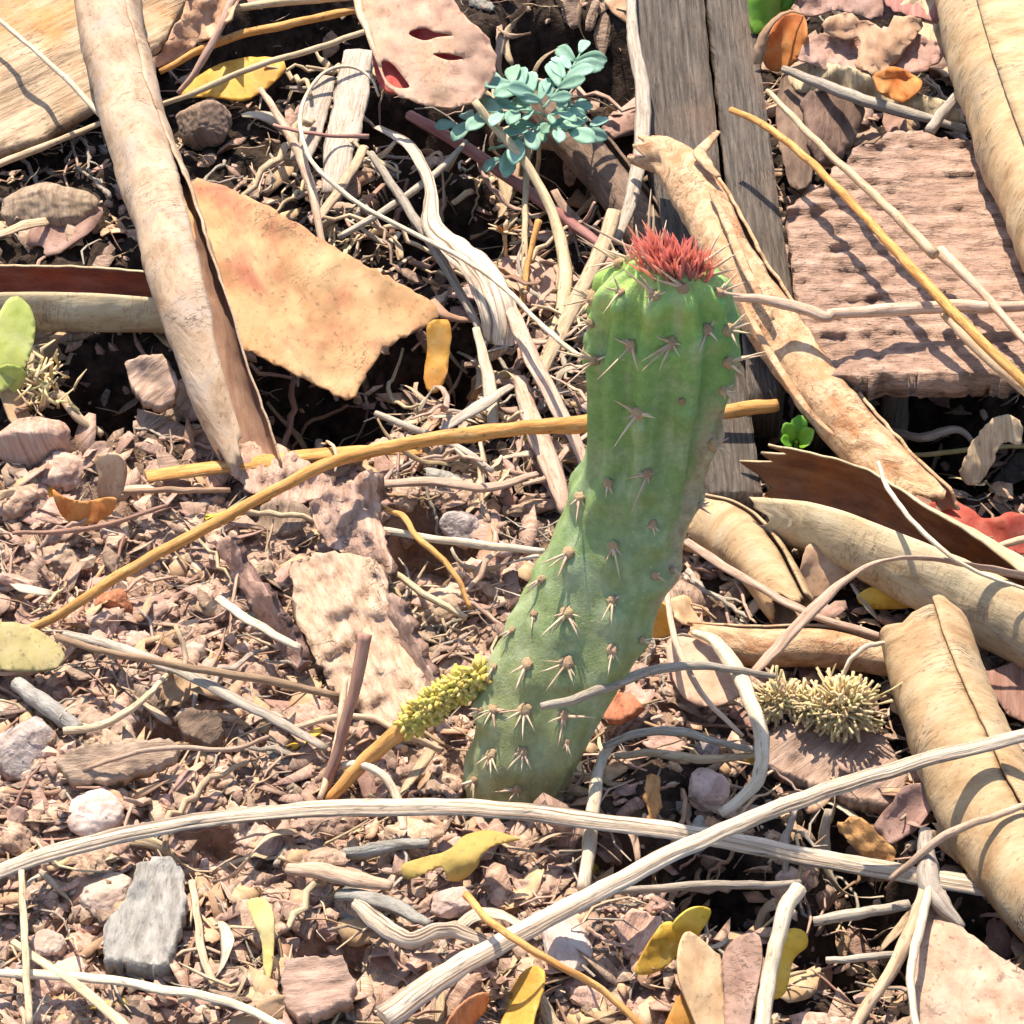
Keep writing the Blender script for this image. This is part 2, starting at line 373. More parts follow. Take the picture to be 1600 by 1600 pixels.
TEAL = organic('leaflet_blue_green', [(.20, .36, .25), (.29, .47, .34), (.40, .56, .44)], 2.2, speck=.1, bump=.25, bump_cm=.03, transl=.3, tcol=(.3, .55, .28), var=.14, rough=.6)
STRAW = organic('straw_cream', [(.34, .22, .12), (.52, .38, .23), (.62, .48, .32)], 2.0, (5, .5), speck=.55, speck_scale=5, bump=.8, bump_cm=.05, var=.16, hue=.01)
STRAWPINK = organic('straw_pinkish', [(.28, .17, .11), (.46, .30, .21), (.58, .42, .31)], 2.0, (5, .5), speck=.55, speck_scale=5, bump=.8, bump_cm=.05, var=.18, hue=.01)
STRAWGREY = organic('straw_grey', [(.21, .16, .12), (.38, .31, .24), (.52, .44, .35)], 2.0, (6, .4), speck=.6, speck_scale=5, bump=.9, bump_cm=.06, var=.15, hue=.008)
STRAWBROWN = organic('straw_brown', [(.18, .10, .06), (.30, .18, .11), (.40, .26, .16)], 2.0, (5, .5), speck=.4, bump=.6, var=.2)
STALK = organic('stalk_cream_grooved', [(.20, .13, .09), (.58, .44, .31), (.70, .57, .43)], 1.1, (9, .14), speck=.6, speck_scale=4, bump=1.0, bump_cm=.1, var=.04, hue=0, contrast=(.38, .56))
WHITE = organic('bleached_stem', [(.36, .27, .17), (.56, .45, .32), (.64, .54, .41)], 2, (4, .4), speck=.5, speck_scale=5, bump=.8, bump_cm=.06, var=.06, hue=0)
TWIGORANGE = organic('twig_orange', [(.36, .15, .04), (.55, .265, .075), (.63, .37, .15)], 2, (4, .5), speck=.6, speck_scale=4, bump=.8, bump_cm=.06, var=.05, hue=0)
TWIGRED = organic('twig_red_brown', [(.20, .09, .06), (.30, .15, .11), (.38, .22, .17)], 2, (4, .4), speck=.4, bump=.6, var=.1)
WOOD = organic('weathered_wood_grey', [(.04, .03, .023), (.105, .082, .064), (.19, .15, .118)], 1.8, (5, .45), spot=(.19, .12, .08), spot_scale=.4, spot_amt=.5, speck=.6, speck_scale=9, crack=1, crack_scale=(4.5, .35), crack_amt=1.0, bump=1.0, bump_cm=.15, var=.05, hue=0, dark=(.02, .015, .012))
SLABW = organic('weathered_slab_tan', [(.17, .095, .065), (.37, .23, .16), (.49, .33, .245)], 1.8, (.55, 2.6), spot=(.32, .19, .125), spot_scale=.6, speck=.7, speck_scale=8, crack=1, crack_scale=(.5, 5), crack_amt=1.0, bump=1.0, bump_cm=.22, var=.02, hue=0)
CHIPGREY = organic('wood_chip_grey', [(.15, .13, .105), (.28, .255, .215), (.38, .35, .30)], 1.5, (2.5, .8), speck=.45, speck_scale=5, bump=1.0, bump_cm=.1, var=.1, hue=.01)
CHIPBROWN = organic('wood_chip_brown', [(.19, .12, .08), (.33, .22, .155), (.46, .32, .235)], 1.6, (4, .8), speck=.4, speck_scale=6, bump=.9, bump_cm=.08, var=.22, hue=.012)
CHIPPINK = organic('bark_flake_pink', [(.27, .155, .10), (.45, .285, .20), (.57, .40, .30)], 1.6, (3, 1), speck=.45, speck_scale=5, crack=1, crack_scale=(1.2, 2.2), crack_amt=.9, bump=.9, bump_cm=.09, var=.2, hue=.01)
CHIPORANGE = organic('bark_chip_orange', [(.28, .11, .05), (.45, .19, .08), (.54, .27, .13)], 2.0, (3, 1), speck=.4, speck_scale=5, bump=.9, bump_cm=.1, var=.1)
STONE = organic('stone_pink', [(.30, .205, .165), (.44, .31, .25), (.56, .43, .36)], 1.6, spot=(.50, .34, .24), spot_scale=.7, speck=.5, speck_scale=6, bump=.8, bump_cm=.09, var=.12, hue=.01, coord='Object')
STONEGREY = organic('stone_speckled', [(.20, .15, .13), (.36, .29, .26), (.52, .43, .39)], 3, spot=(.36, .24, .18), speck=.6, speck_scale=5, bump=1.0, bump_cm=.12, var=.1, coord='Object')
QUARTZ = organic('stone_white_pink', [(.40, .25, .19), (.52, .37, .30), (.60, .49, .42)], 1.3, spot=(.64, .58, .52), spot_scale=.8, speck=.3, speck_scale=6, bump=.7, bump_cm=.08, var=.05, hue=0, coord='Object')
SOIL = organic('dry_reddish_soil', [(.20, .12, .08), (.36, .23, .16), (.50, .34, .25)], 1.5, spot=(.42, .29, .21), spot_scale=.22, speck=.45, speck_scale=3.5, bump=1.0, bump_cm=.25, var=0, hue=0, coord='Object', rough=.95, spec=.1)
CRUMB = organic('soil_crumb', [(.28, .175, .12), (.46, .31, .225), (.58, .42, .32)], 3, speck=.35, speck_scale=6, bump=.8, bump_cm=.06, var=.3, coord='Object', rough=.95, spec=.1, hue=.012)
PALEBOARD = organic('palm_sheath_streaked', [(.15, .095, .055), (.38, .265, .165), (.48, .355, .235)], 1.1, (4.0, .3), spot=(.44, .20, .06), spot_scale=.26, spot_amt=.8, speck=.6, speck_scale=7, crack=1, crack_scale=(5, .3), crack_amt=.9, bump=1.0, bump_cm=.12, var=0, hue=0, contrast=(.34, .64))
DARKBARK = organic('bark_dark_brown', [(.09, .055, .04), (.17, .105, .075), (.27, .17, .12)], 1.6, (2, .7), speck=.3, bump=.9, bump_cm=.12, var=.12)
FLUFF = organic('floret_pale_yellow', [(.60, .45, .06), (.68, .56, .14), (.70, .64, .34)], 3, speck=0, bump=.2, transl=.3, var=.12)
CATKIN = organic('catkin_cream', [(.60, .44, .19), (.72, .58, .31), (.76, .66, .43)], 3, speck=.05, bump=.2, transl=.3, var=.16)
SPINE = organic('spine_straw', [(.52, .34, .19), (.66, .49, .32), (.74, .60, .44)], 4, (1, .3), speck=.2, bump=.2, transl=.15, var=.14)
WOOL = organic('areole_wool', [(.38, .23, .12), (.56, .37, .20), (.66, .48, .30)], 8, speck=.35, speck_scale=14, bump=1.0, bump_cm=.05, var=.12, coord='Object', hue=.01)
BRISTLE = organic('bristle_red', [(.70, .24, .18), (.80, .40, .32), (.84, .58, .48)], 3, speck=.0, bump=.15, transl=.6, tcol=(1.0, .52, .42), var=.18, hue=.02)

# ------------------------------------------------------------------ ground
_H = rng.random((256, 256))
def vnoise(x, y):
    xi, yi = np.floor(x).astype(int), np.floor(y).astype(int); fx, fy = x-xi, y-yi
    fx, fy = fx*fx*(3-2*fx), fy*fy*(3-2*fy)
    a, b, c, d = _H[xi % 256, yi % 256], _H[(xi+1) % 256, yi % 256], _H[xi % 256, (yi+1) % 256], _H[(xi+1) % 256, (yi+1) % 256]
    return (a*(1-fx)+b*fx)*(1-fy) + (c*(1-fx)+d*fx)*fy
def fbm(x, y, o=5, g=.5):
    s = 0; a = 1; t = 0
    for k in range(o): s = s + a*vnoise(x*2**k+17.1*k, y*2**k-9.7*k); t += a; a *= g
    return s/t
PITS = [(470, 60, 3.2, 2.6), (930, 270, 2.6, 2.6), (1340, 680, 3.0, 2.2), (640, 850, 1.5, 1.4), (150, 600, 1.8, 1.6), (470, 650, 2.2, 1.8), (690, 560, 2, 1.8), (1270, 880, 1.2, 1.2),
        (1400, 1420, 1.7, 1.5), (960, 1330, 1.1, 1.0), (1560, 700, 1.6, 1.6), (700, 350, 2.2, 1.8), (600, 200, 2, 1.6), (1130, 1390, 1.2, 1.2), (520, 1500, .9, .9), (1330, 1300, 1.1, 1.0),
        (300, 420, 2, 1.4), (760, 200, 2, 1.6), (330, 1320, .7, .6), (250, 1150, .8, .7), (880, 80, 3, 2.2), (1330, 1480, 1.2, 1.1), (1520, 1440, 1.4, 1.2)]
PITW = [(*P(u, v, 0)[:2], r, d) for u, v, r, d in PITS]
def ground_z(x, y):
    x = np.asarray(x, float); y = np.asarray(y, float)
    z = gs(x, y)
    win = np.clip((34 - np.maximum(np.abs(x)-4, np.abs(y-16)))/6, 0, 1)
    d = 1.1*(fbm(x*.45+50, y*.45+50, 4)-.5) + .55*(1-np.abs(2*fbm(x*1.1+90, y*1.1+30, 4)-1)*2.2)*.6 - .25 + .22*(fbm(x*4+20, y*4+70, 3)-.5)
    for px, py, r, dep in PITW:
        d = d - 1.9*dep*np.exp(-(((x-px)**2+(y-py)**2)*(1+.5*(fbm(x*.5+px, y*.5, 2)-.5))/(r*r))**3)
    return z + d*win
dense_x = np.arange(-24, 24.01, .14); dense_y = np.arange(-14, 50.01, .14)
ext = np.cumsum(.3*1.45**np.arange(1, 25)); ext = ext[ext < 6000]
gx = np.r_[-24-ext[::-1], dense_x, 24+ext]; gy = np.r_[-14-ext[::-1], dense_y, 50+ext]
XX, YY = np.meshgrid(gx, gy, indexing='ij'); ZZ = ground_z(XX, YY)
def grid_mesh(name, XX, YY, ZZ, m):
    n, k = XX.shape; V = np.stack([XX, YY, ZZ], -1).reshape(-1, 3)*CM
    idx = np.arange(n*k).reshape(n, k); Q = np.stack([idx[:-1, :-1], idx[1:, :-1], idx[1:, 1:], idx[:-1, 1:]], -1).reshape(-1, 4)
    me = bpy.data.meshes.new(name); me.vertices.add(len(V)); me.vertices.foreach_set('co', V.astype(np.float32).ravel())
    me.loops.add(Q.size); me.loops.foreach_set('vertex_index', Q.ravel().astype(np.int32)); me.polygons.add(len(Q))
    me.polygons.foreach_set('loop_start', np.arange(0, Q.size, 4, dtype=np.int32)); me.polygons.foreach_set('use_smooth', np.ones(len(Q), bool))
    me.materials.append(m); me.update(); me.validate(); return me
def add_gap_shade(m):  # mixes a near-black tone into the soil colour for shade between the litter
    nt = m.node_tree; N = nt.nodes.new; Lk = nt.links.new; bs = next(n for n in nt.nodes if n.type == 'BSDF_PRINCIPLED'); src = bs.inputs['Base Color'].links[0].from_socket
    at = N('ShaderNodeAttribute'); at.attribute_name = 'gap_shade'; x = N('ShaderNodeMix'); x.data_type = 'RGBA'; Lk(at.outputs['Fac'], x.inputs[0]); Lk(src, x.inputs[6])
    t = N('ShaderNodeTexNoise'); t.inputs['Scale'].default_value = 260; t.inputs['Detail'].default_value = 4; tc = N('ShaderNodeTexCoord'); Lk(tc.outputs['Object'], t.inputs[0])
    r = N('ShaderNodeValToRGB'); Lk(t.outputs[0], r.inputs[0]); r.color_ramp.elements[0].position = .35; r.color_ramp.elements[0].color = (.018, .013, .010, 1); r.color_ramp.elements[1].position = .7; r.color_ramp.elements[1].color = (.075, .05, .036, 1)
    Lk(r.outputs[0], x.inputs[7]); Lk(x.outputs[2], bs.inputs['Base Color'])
add_gap_shade(SOIL)
def gap_shade_mask(x, y):                        # dark soil tone painted in for shaded litter gaps, at the back and right
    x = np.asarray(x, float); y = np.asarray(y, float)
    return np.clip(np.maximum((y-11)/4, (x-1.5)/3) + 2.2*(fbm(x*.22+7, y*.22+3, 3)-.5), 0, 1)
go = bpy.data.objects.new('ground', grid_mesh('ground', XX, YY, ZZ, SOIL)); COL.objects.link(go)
ha = go.data.attributes.new('gap_shade', 'FLOAT', 'POINT'); ha.data.foreach_set('value', gap_shade_mask(XX, YY).astype(np.float32).ravel())
tag(go, 'dry reddish crumbly soil under the leaf litter', 'ground', kind='structure')

# ------------------------------------------------------------------ cactus
def cactus_material():
    m = bpy.data.materials.new('cactus_skin'); m.use_nodes = True; nt = m.node_tree; nt.nodes.clear(); N = nt.nodes.new; Lk = nt.links.new
    out = N('ShaderNodeOutputMaterial'); bs = N('ShaderNodeBsdfPrincipled'); bs.inputs['Roughness'].default_value = .45; bs.inputs['Specular IOR Level'].default_value = .45
    tc = N('ShaderNodeTexCoord'); sc = N('ShaderNodeVectorMath'); sc.operation = 'SCALE'; sc.inputs[3].default_value = 100; Lk(tc.outputs['Object'], sc.inputs[0])
    def nse(scale, det=5, rough=.6):
        t = N('ShaderNodeTexNoise'); t.inputs['Scale'].default_value = scale; t.inputs['Detail'].default_value = det; t.inputs['Roughness'].default_value = rough; Lk(sc.outputs[0], t.inputs[0]); return t.outputs[0]
    def ramp(src, stops):
        r = N('ShaderNodeValToRGB'); Lk(src, r.inputs[0]); e = r.color_ramp.elements
        while len(e) < len(stops): e.new(.5)
        for k, (p, c) in enumerate(stops): e[k].position = p; e[k].color = (*c, 1)
        return r.outputs[0]
    def mix(fac, a, b, mode='MIX'):
        x = N('ShaderNodeMix'); x.data_type = 'RGBA'; x.blend_type = mode
        if isinstance(fac, float): x.inputs[0].default_value = fac
        else: Lk(fac, x.inputs[0])
        for s, v in ((6, a), (7, b)):
            if isinstance(v, tuple): x.inputs[s].default_value = (*v, 1)
            else: Lk(v, x.inputs[s])
        return x.outputs[2]
    age_backlight = N('ShaderNodeAttribute'); age_backlight.attribute_name = 'age_backlight'
    scar = N('ShaderNodeAttribute'); scar.attribute_name = 'scar'
    # young green at the tip, greyer and bloomy towards the old base
    ad = N('ShaderNodeMath'); ad.operation = 'MULTIPLY_ADD'; ad.inputs[1].default_value = .35; ad.inputs[2].default_value = -.17; Lk(nse(.7), ad.inputs[0])
    ag = N('ShaderNodeMath'); ag.operation = 'ADD'; Lk(age_backlight.outputs['Fac'], ag.inputs[0]); Lk(ad.outputs[0], ag.inputs[1])
    base = ramp(ag.outputs[0], [(0, (.225, .215, .095)), (.25, (.25, .265, .10)), (.5, (.205, .275, .095)), (.72, (.16, .28, .085)), (.9, (.17, .34, .085)), (1, (.33, .47, .10))])
    mpv = N('ShaderNodeMapping'); mpv.inputs['Scale'].default_value = (2.4, 2.4, .45); Lk(sc.outputs[0], mpv.inputs[0]); tv = N('ShaderNodeTexNoise'); tv.inputs['Scale'].default_value = 1.0; tv.inputs['Detail'].default_value = 5; Lk(mpv.outputs[0], tv.inputs[0])
    base = mix(ramp(tv.outputs[0], [(.5, (0, 0, 0)), (.72, (.55, .55, .55))]), base, (.38, .44, .255))
    bloom = ramp(nse(1.1, 6, .68), [(.5, (0, 0, 0)), (.75, (.5, .5, .5))]); base = mix(bloom, base, (.43, .46, .30))
    mott = ramp(nse(5, 5, .7), [(.35, (.72, .72, .72)), (.65, (1.12, 1.12, 1.12))]); base = mix(.7, base, mott, 'MULTIPLY')
    pale = ramp(nse(16, 2, .5), [(.68, (0, 0, 0)), (.76, (.55, .55, .55))]); base = mix(pale, base, (.50, .54, .42))
    sm = N('ShaderNodeMath'); sm.operation = 'MULTIPLY_ADD'; sm.inputs[1].default_value = 1.2; sm.inputs[2].default_value = -.6; Lk(nse(2.2, 6, .7), sm.inputs[0])
    sa = N('ShaderNodeMath'); sa.operation = 'ADD'; Lk(scar.outputs['Fac'], sa.inputs[0]); Lk(sm.outputs[0], sa.inputs[1])
    sr = ramp(sa.outputs[0], [(.42, (0, 0, 0)), (.68, (.9, .9, .9))]); cork = ramp(nse(4, 6, .7), [(.35, (.22, .17, .09)), (.7, (.44, .37, .24))]); base = mix(sr, base, cork)
    Lk(base, bs.inputs['Base Color'])
    bs.inputs['Subsurface Weight'].default_value = .25; bs.inputs['Subsurface Radius'].default_value = (.3, 1.0, .15); bs.inputs['Subsurface Scale'].default_value = .003
    b = N('ShaderNodeBump'); b.inputs['Strength'].default_value = .35; b.inputs['Distance'].default_value = .0006
    hb = N('ShaderNodeMath'); hb.operation = 'ADD'; Lk(nse(6, 5, .7), hb.inputs[0]); Lk(nse(22, 3, .6), hb.inputs[1]); Lk(hb.outputs[0], b.inputs['Height']); Lk(b.outputs[0], bs.inputs['Normal'])
    Lk(bs.outputs[0], out.inputs[0]); return m
CACTUS = cactus_material()
LEFT = [(727, 1285), (728, 1240), (735, 1180), (747, 1100), (772, 1030), (808, 965), (846, 900), (868, 840), (897, 775), (918, 725), (926, 690), (924, 640), (921, 590), (925, 530), (933, 475), (946, 432), (962, 408)]
RIGHT = [(862, 1285), (872, 1240), (900, 1190), (937, 1112), (978, 1050), (1012, 985), (1035, 925), (1058, 875), (1076, 830), (1093, 765), (1112, 705), (1122, 640), (1136, 590), (1143, 530), (1139, 475), (1132, 440), (1112, 416)]
# horizontal rings: left and right rim of each ring lie on the plane y = 0 through the base
def lean_y(z):                               # the old lower stem leans back, the young upper part stands up again
    t = np.clip(z/8.0, 0, 1); return 3.3*t*t*(3-2*t)
def PC(u, v, off=0.0):
    y = 0.0
    for _ in range(6): p = PV(u, v, y+off); y = float(lean_y(p[2]))
    return PV(u, v, y+off)
ZTOP = PC(1040, 420)[2]
ringZ = np.linspace(-0.6, ZTOP, 86)
def rimx(side):
    pts = np.array([PC(u, v) for u, v in side]); o = np.argsort(pts[:, 2]); return np.interp(ringZ, pts[o, 2], pts[o, 0])
XL, XR = rimx(LEFT), rimx(RIGHT)
def smooth1(a, k=4):
    p = np.pad(a, k, mode='edge'); return np.convolve(p, np.ones(2*k+1)/(2*k+1), 'valid')
XL, XR = smooth1(XL), smooth1(XR)
AREOLES = [  # pixel, size, spine end offsets in pixels (dx, dy, towards-viewer lift)
 (970,457,1.0,[(-22,40,.5),(-14,-28,.4),(-28,-8,.3)]), (1022,462,1.1,[(-62,-48,.5),(-18,28,.4),(18,-6,.4)]), (1067,451,1.1,[(-48,-34,.4),(-50,-14,.4),(6,10,.5)]),
 (987,540,1.2,[(-58,56,.6),(8,44,.4),(-20,-18,.3),(-32,-14,.3)]), (1049,535,1.4,[(-52,44,.7),(-50,28,.5),(-22,46,.5),(14,24,.5),(-30,-16,.3)]), (1104,515,1.2,[(-14,42,.5),(16,20,.5),(16,-22,.3)]),
 (929,562,1.2,[(-54,46,.3),(-26,-24,.2),(28,-12,.4),(-62,-20,.1)]), (997,645,1.3,[(-36,56,.6),(-38,-20,.3),(30,6,.5),(-26,10,.5)]), (1066,627,.8,[]),
 (926,466,1.5,[(-40,-10,.1),(-52,8,.1),(-30,40,.2),(-34,-22,.2),(-14,24,.4)]), (1139,515,1.2,[(38,-10,.1),(34,2,.2),(14,30,.3),(26,-26,.1)]), (1138,566,1.1,[(62,-18,.1),(54,-10,.1),(24,20,.2)]),
 (985,404,1.3,[(-46,-18,.3),(-12,-30,.2),(14,-26,.3)]), (1015,414,1.1,[(44,34,.5),(-10,26,.4),(-28,-26,.3)]), (955,398,1.4,[(-70,-38,.1),(-18,-40,.1),(-36,20,.2),(-50,12,.1)]), (1124,458,1.2,[(26,-34,.2),(40,-16,.1),(32,8,.2)]),
 (922,505,1.0,[(-30,6,.1),(-26,20,.1),(-22,-14,.1)]), (1011,740,1.2,[(-40,4,.4),(-28,62,.4),(4,16,.5)]), (950,755,1.1,[(-6,24,.5),(6,18,.4)]), (906,777,1.0,[(-8,44,.4),(-18,14,.2)]),
 (1020,820,1.0,[(2,20,.5)]), (959,853,1.2,[(6,54,.6),(-14,28,.4),(14,16,.5)]), (889,864,1.2,[(-20,44,.5),(-46,22,.3),(-40,28,.3)]), (1024,899,.9,[(18,10,.3)]), (957,939,1.2,[(-20,36,.5),(-2,40,.5),(14,-6,.3)]),
 (886,958,1.3,[(-44,38,.6),(-22,34,.5),(18,42,.4),(22,6,.4)]), (834,960,.9,[(-4,30,.4)]), (956,1016,1.1,[(-6,42,.4),(10,20,.3)]), (885,1036,1.4,[(-36,40,.6),(-42,12,.4),(-40,-4,.3),(12,36,.4)]),
 (823,1038,1.2,[(-18,44,.5),(-28,18,.4),(-8,30,.5)]), (772,1042,.8,[(-10,26,.2)]), (770,1109,1.1,[(-32,18,.3),(4,34,.5),(-16,28,.4),(24,4,.4)]), (819,1109,1.3,[(-2,48,.6),(-34,14,.4),(18,34,.5),(-18,32,.5),(-40,4,.2)]),
 (881,1119,1.1,[(-26,12,.5),(-10,48,.5),(4,18,.5),(52,4,.2)]), (767,1179,1.2,[(-12,28,.4),(16,30,.4),(-26,16,.3),(4,36,.4)]), (817,1175,1.3,[(-26,28,.5),(14,26,.5),(-4,32,.5)]), (885,1160,.8,[(8,22,.3)]),
 (741,1220,.9,[(-2,34,.3),(-24,6,.1)]), (808,1233,1.0,[(-40,2,.3),(-14,20,.4)]), (1116,694,1.1,[(30,16,.1),(22,-14,.1),(14,20,.2)]), (1090,790,.8,[(22,12,.1),(18,-8,.1)]), (1130,610,.9,[(24,14,.1),(20,-12,.1)]),
 (1050,890,.8,[(20,10,.1)]), (846,905,.9,[(-30,14,.1),(-24,26,.2)]), (800,985,.8,[(-22,14,.1)]), (750,1110,.8,[(-20,8,.1)]), (1003,1000,.8,[(22,6,.1)])]
BUMPS = [PC(a[0], a[1], -0.55) for a in AREOLES]
SEG = 72
def cactus_body():
    V, age_backlight, scar = [], [], []
    for i, z in enumerate(ringZ):
        t = (z+.6)/(ZTOP+.6)
        cxx = (XL[i]+XR[i])/2; a = (XR[i]-XL[i])/2; b = min(a*.72, .95); yoff = float(lean_y(z))
        top = max(0, (t-.965)/.035); k = math.sqrt(max(0, 1-top*top*.55)); a *= k; b *= k
        for j in range(SEG):
            th = 2*math.pi*j/SEG; c, s = math.cos(th), math.sin(th)
            e = .86; x = a*math.copysign(abs(c)**e, c); y = b*math.copysign(abs(s)**e, s)
            rib = .10*math.cos(11*th+.4)*max(0, min(1, (t-.45)/.25)) + .03*math.cos(7*th+t*5)*max(0, min(1, (.6-t)/.3))
            q = np.array((cxx + x*(1+rib), yoff + y*(1+rib*1.3), z))
            n = np.array((c/a, s/b, 0)); n /= np.linalg.norm(n)
            q = q + n*(.07*nz(q, .6, 3) + .025*nz(q, 2.4, 5))
            if s < .35:
                for bp in BUMPS:
                    d2 = (q[0]-bp[0])**2 + (q[2]+.15-bp[2])**2*.8
                    if d2 < .5: q = q + n*(.17*math.exp(-d2/.075))
            V.append(q); age_backlight.append(max(0, min(1, t + (.06 if c < -.8 and t > .9 else 0))))  # age along the stem; sun through the upper left edge is painted in
            u, v = pix(q); sc = 0
            if c > .15 and .2 < t < .9:
                sc = max(0, (c-.4)/.5) * math.exp(-((t-.58)/.22)**2) * 1.15
            scar.append(sc + .35*math.exp(-((t-.02)/.06)**2))
    n = len(ringZ); F, U = [], []
    for i in range(n-1):
        for j in range(SEG):
            a, b = i*SEG+j, i*SEG+(j+1) % SEG; F.append((a, b, b+SEG, a+SEG)); U += [(0, 0)]*4
    # crown: rings closing to a shallow saddle that carries the new bristles
    last = np.array(V[-SEG:]); cc = last.mean(0)
    for k, (sc, dz) in enumerate([(.86, .14), (.66, .22), (.4, .24), (.15, .22)]):
        base = len(V)
        for j in range(SEG):
            q = cc + (last[j]-cc)*sc; q[2] += dz + .16*max(0, -(last[j][0]-cc[0]))*sc; V.append(q); age_backlight.append(1); scar.append(0)
        for j in range(SEG):
            a, b = base-SEG+j, base-SEG+(j+1) % SEG; F.append((a, b, b+SEG, a+SEG)); U += [(0, 0)]*4
    F.append(tuple(range(len(V)-SEG, len(V)))); U += [(0, 0)]*SEG
    return (np.array(V), F, np.array(U)), age_backlight, scar
cac = thing('cactus', 'knobbly green prickly cactus stem leaning right, with red bristles on its crown', 'cactus', (-.05, 0, -.4))
geo, age_backlight, scar = cactus_body()
make('stem', geo, CACTUS, cac, attr={'age_backlight': age_backlight, 'scar': scar})
bvh = BVHTree.FromPolygons([Vector(v) for v in geo[0]], [tuple(f) for f in geo[1]])
def hit(u, v):
    for r in range(0, 40, 2):
        for k in range(8 if r else 1):
            d = ray(u + r*math.cos(k*.785), v + r*math.sin(k*.785)); h = bvh.ray_cast(Vector(CAM), Vector(d).normalized())
            if h[0] is not None: return np.array(h[0]), np.array(h[1])
    return None, None
def spine_mesh():
    path = [(0, 0, 0), (0, .012, .35), (0, .03, .7), (0, .02, 1.0)]
    return tube(np.array(path), [.05, .045, .03, .006], 5)
SPM = mesh_data('spine', *spine_mesh()[:2], SPINE, spine_mesh()[2])
WG = stone_geo((1, 1, .75), 2, 3, .2, .25); WOOLM = mesh_data('areole', WG[0], WG[1], WOOL, WG[2])
def aim(p, q, w):                            # matrix placing a unit (1 cm long, along z) piece from p to q
    d = Vector(q - p); L = d.length; rot = d.to_track_quat('Z', 'Y').to_matrix().to_4x4()
    return Matrix.Translation(Vector(p)*CM) @ rot @ Matrix.Rotation(random.uniform(0, 6.3), 4, 'Z') @ Matrix.Diagonal((w, w, L, 1))
base = ROOTLOC[cac.name]
def link_child(name, me, parent, M):
    o = bpy.data.objects.new(name, me); COL.objects.link(o); o.parent = parent; o.matrix_basis = M; return o
for (u, v, s, sp) in AREOLES:
    p, n = hit(u, v)
    if p is None: continue
    if n @ (CAM-p) < 0: n = -n
    rot = Vector(n).to_track_quat('Z', 'Y').to_matrix().to_4x4(); r = .128*s*random.uniform(.85, 1.1)
    Ma = Matrix.Translation(Vector(p - base)*CM) @ rot @ Matrix.Rotation(random.uniform(0, 6), 4, 'Z') @ Matrix.Diagonal((r, r, r*1.15, 1))
    ar = link_child('areole', WOOLM, cac, Ma); inv = Ma.inverted()
    ends = list(sp)
    if ends:
        for _ in range(random.randint(2, 3)):
            e = random.choice(sp); ends.append((e[0]*.45+random.uniform(-12, 12), e[1]*.45+random.uniform(-10, 10), e[2]))
    for (dx, dy, li) in ends:
        w = cpx(p); ln = math.hypot(dx, dy)*w
        q = p + RGT*dx*w + UPV*(-dy)*w; q = q + (-FWD)*ln*li*.75
        q = q + n*max(0, .12*ln - float((q-p) @ n))
        link_child('spine', SPM, ar, inv @ aim(p + n*.03 - base, q - base, .72*random.uniform(.75, 1.15)))
# crown of soft red bristles
tuft = thing('bristle_tuft', None, None, base); tuft.parent = cac; tuft.location = (0, 0, 0)
BRM = mesh_data('bristle', *tube(np.array([(0, 0, 0), (.05, 0, .3), (.12, .02, .65), (.26, .03, 1.0)]), [.09, .1, .07, .012], 5)[:2], BRISTLE)
cr_c, _ = hit(1052, 408)
for k in range(240):
    u = 1054 + random.gauss(0, 26); v = 412 + random.gauss(0, 13) + (u-1054)*.22
    u = min(max(u, 1004), 1112)
    p, n = hit(u, min(max(v, 385), 446))
    if p is None: continue
    ln = random.uniform(.38, .8)
    d = np.array(((u-1062)/110 - .12 + random.gauss(0, .2), random.gauss(-.35, .3), 1.0)); d /= np.linalg.norm(d)
    link_child('bristle', BRM, tuft, aim(p - n*.03 - base, p + d*ln - base, random.uniform(.2, .46)))
for k, (u, v, du, dv) in enumerate([(1012, 385, 6, -95), (1018, 388, -2, -70), (1030, 382, 10, -46), (1000, 395, -90, -48), (968, 402, -70, -32), (1000, 385, -6, -40), (1085, 420, 60, -42), (1105, 425, 50, -30), (1108, 432, 44, -12), (1096, 415, 34, -56)]):
    p, n = hit(u, v)
    if p is not None:
        w = cpx(p); link_child('spine', SPM, tuft, aim(p - base, p + RGT*du*w + UPV*(-dv)*w - FWD*.1 - base, .8))
EXCL.append(np.array(LEFT + RIGHT[::-1]))

# ------------------------------------------------------------------ builders for single litter things
SEEDC = [0.0]
def sd():
    SEEDC[0] += 1.37; return SEEDC[0]
def pxpath(pts): return [P(u, v, h) for u, v, h in pts]
def roll(name, label, cat, pts, rpx, a0, a1, mats, **kw):
    path = pxpath(pts); rad = [r*cpx(path[min(i, len(path)-1)]) for i, r in enumerate(rpx)]
    g = roll_geo(path, rad, a0, a1, seed=sd(), **kw)
    return tag(make(name, g, mats), label, cat)
def twig_geo(pts, rpx, n=None, seg=8, squash=1.0, groove=(0, 0), rough=.18, twist=0.0, jitter=.03):
    path = pxpath(pts); n = n or max(8, 6*len(pts)); C = cr(path, n); s = sd()
    C = C + np.array([[jitter*nz((i*.35, s), 1, 1), jitter*nz((i*.35, s), 1, 2), jitter*nz((i*.35, s), 1, 3)] for i in range(n)])
    R = lerp_list(rpx, n)*np.array([cpx(c) for c in C])
    return tube(C, R, seg, squash, groove, rough, twist, s)
def twig(name, label, cat, pts, rpx, m, group=None, parent=None, **kw):
    o = make(name, twig_geo(pts, rpx, **kw), m, parent)
    return tag(o, label, cat, group) if parent is None else o
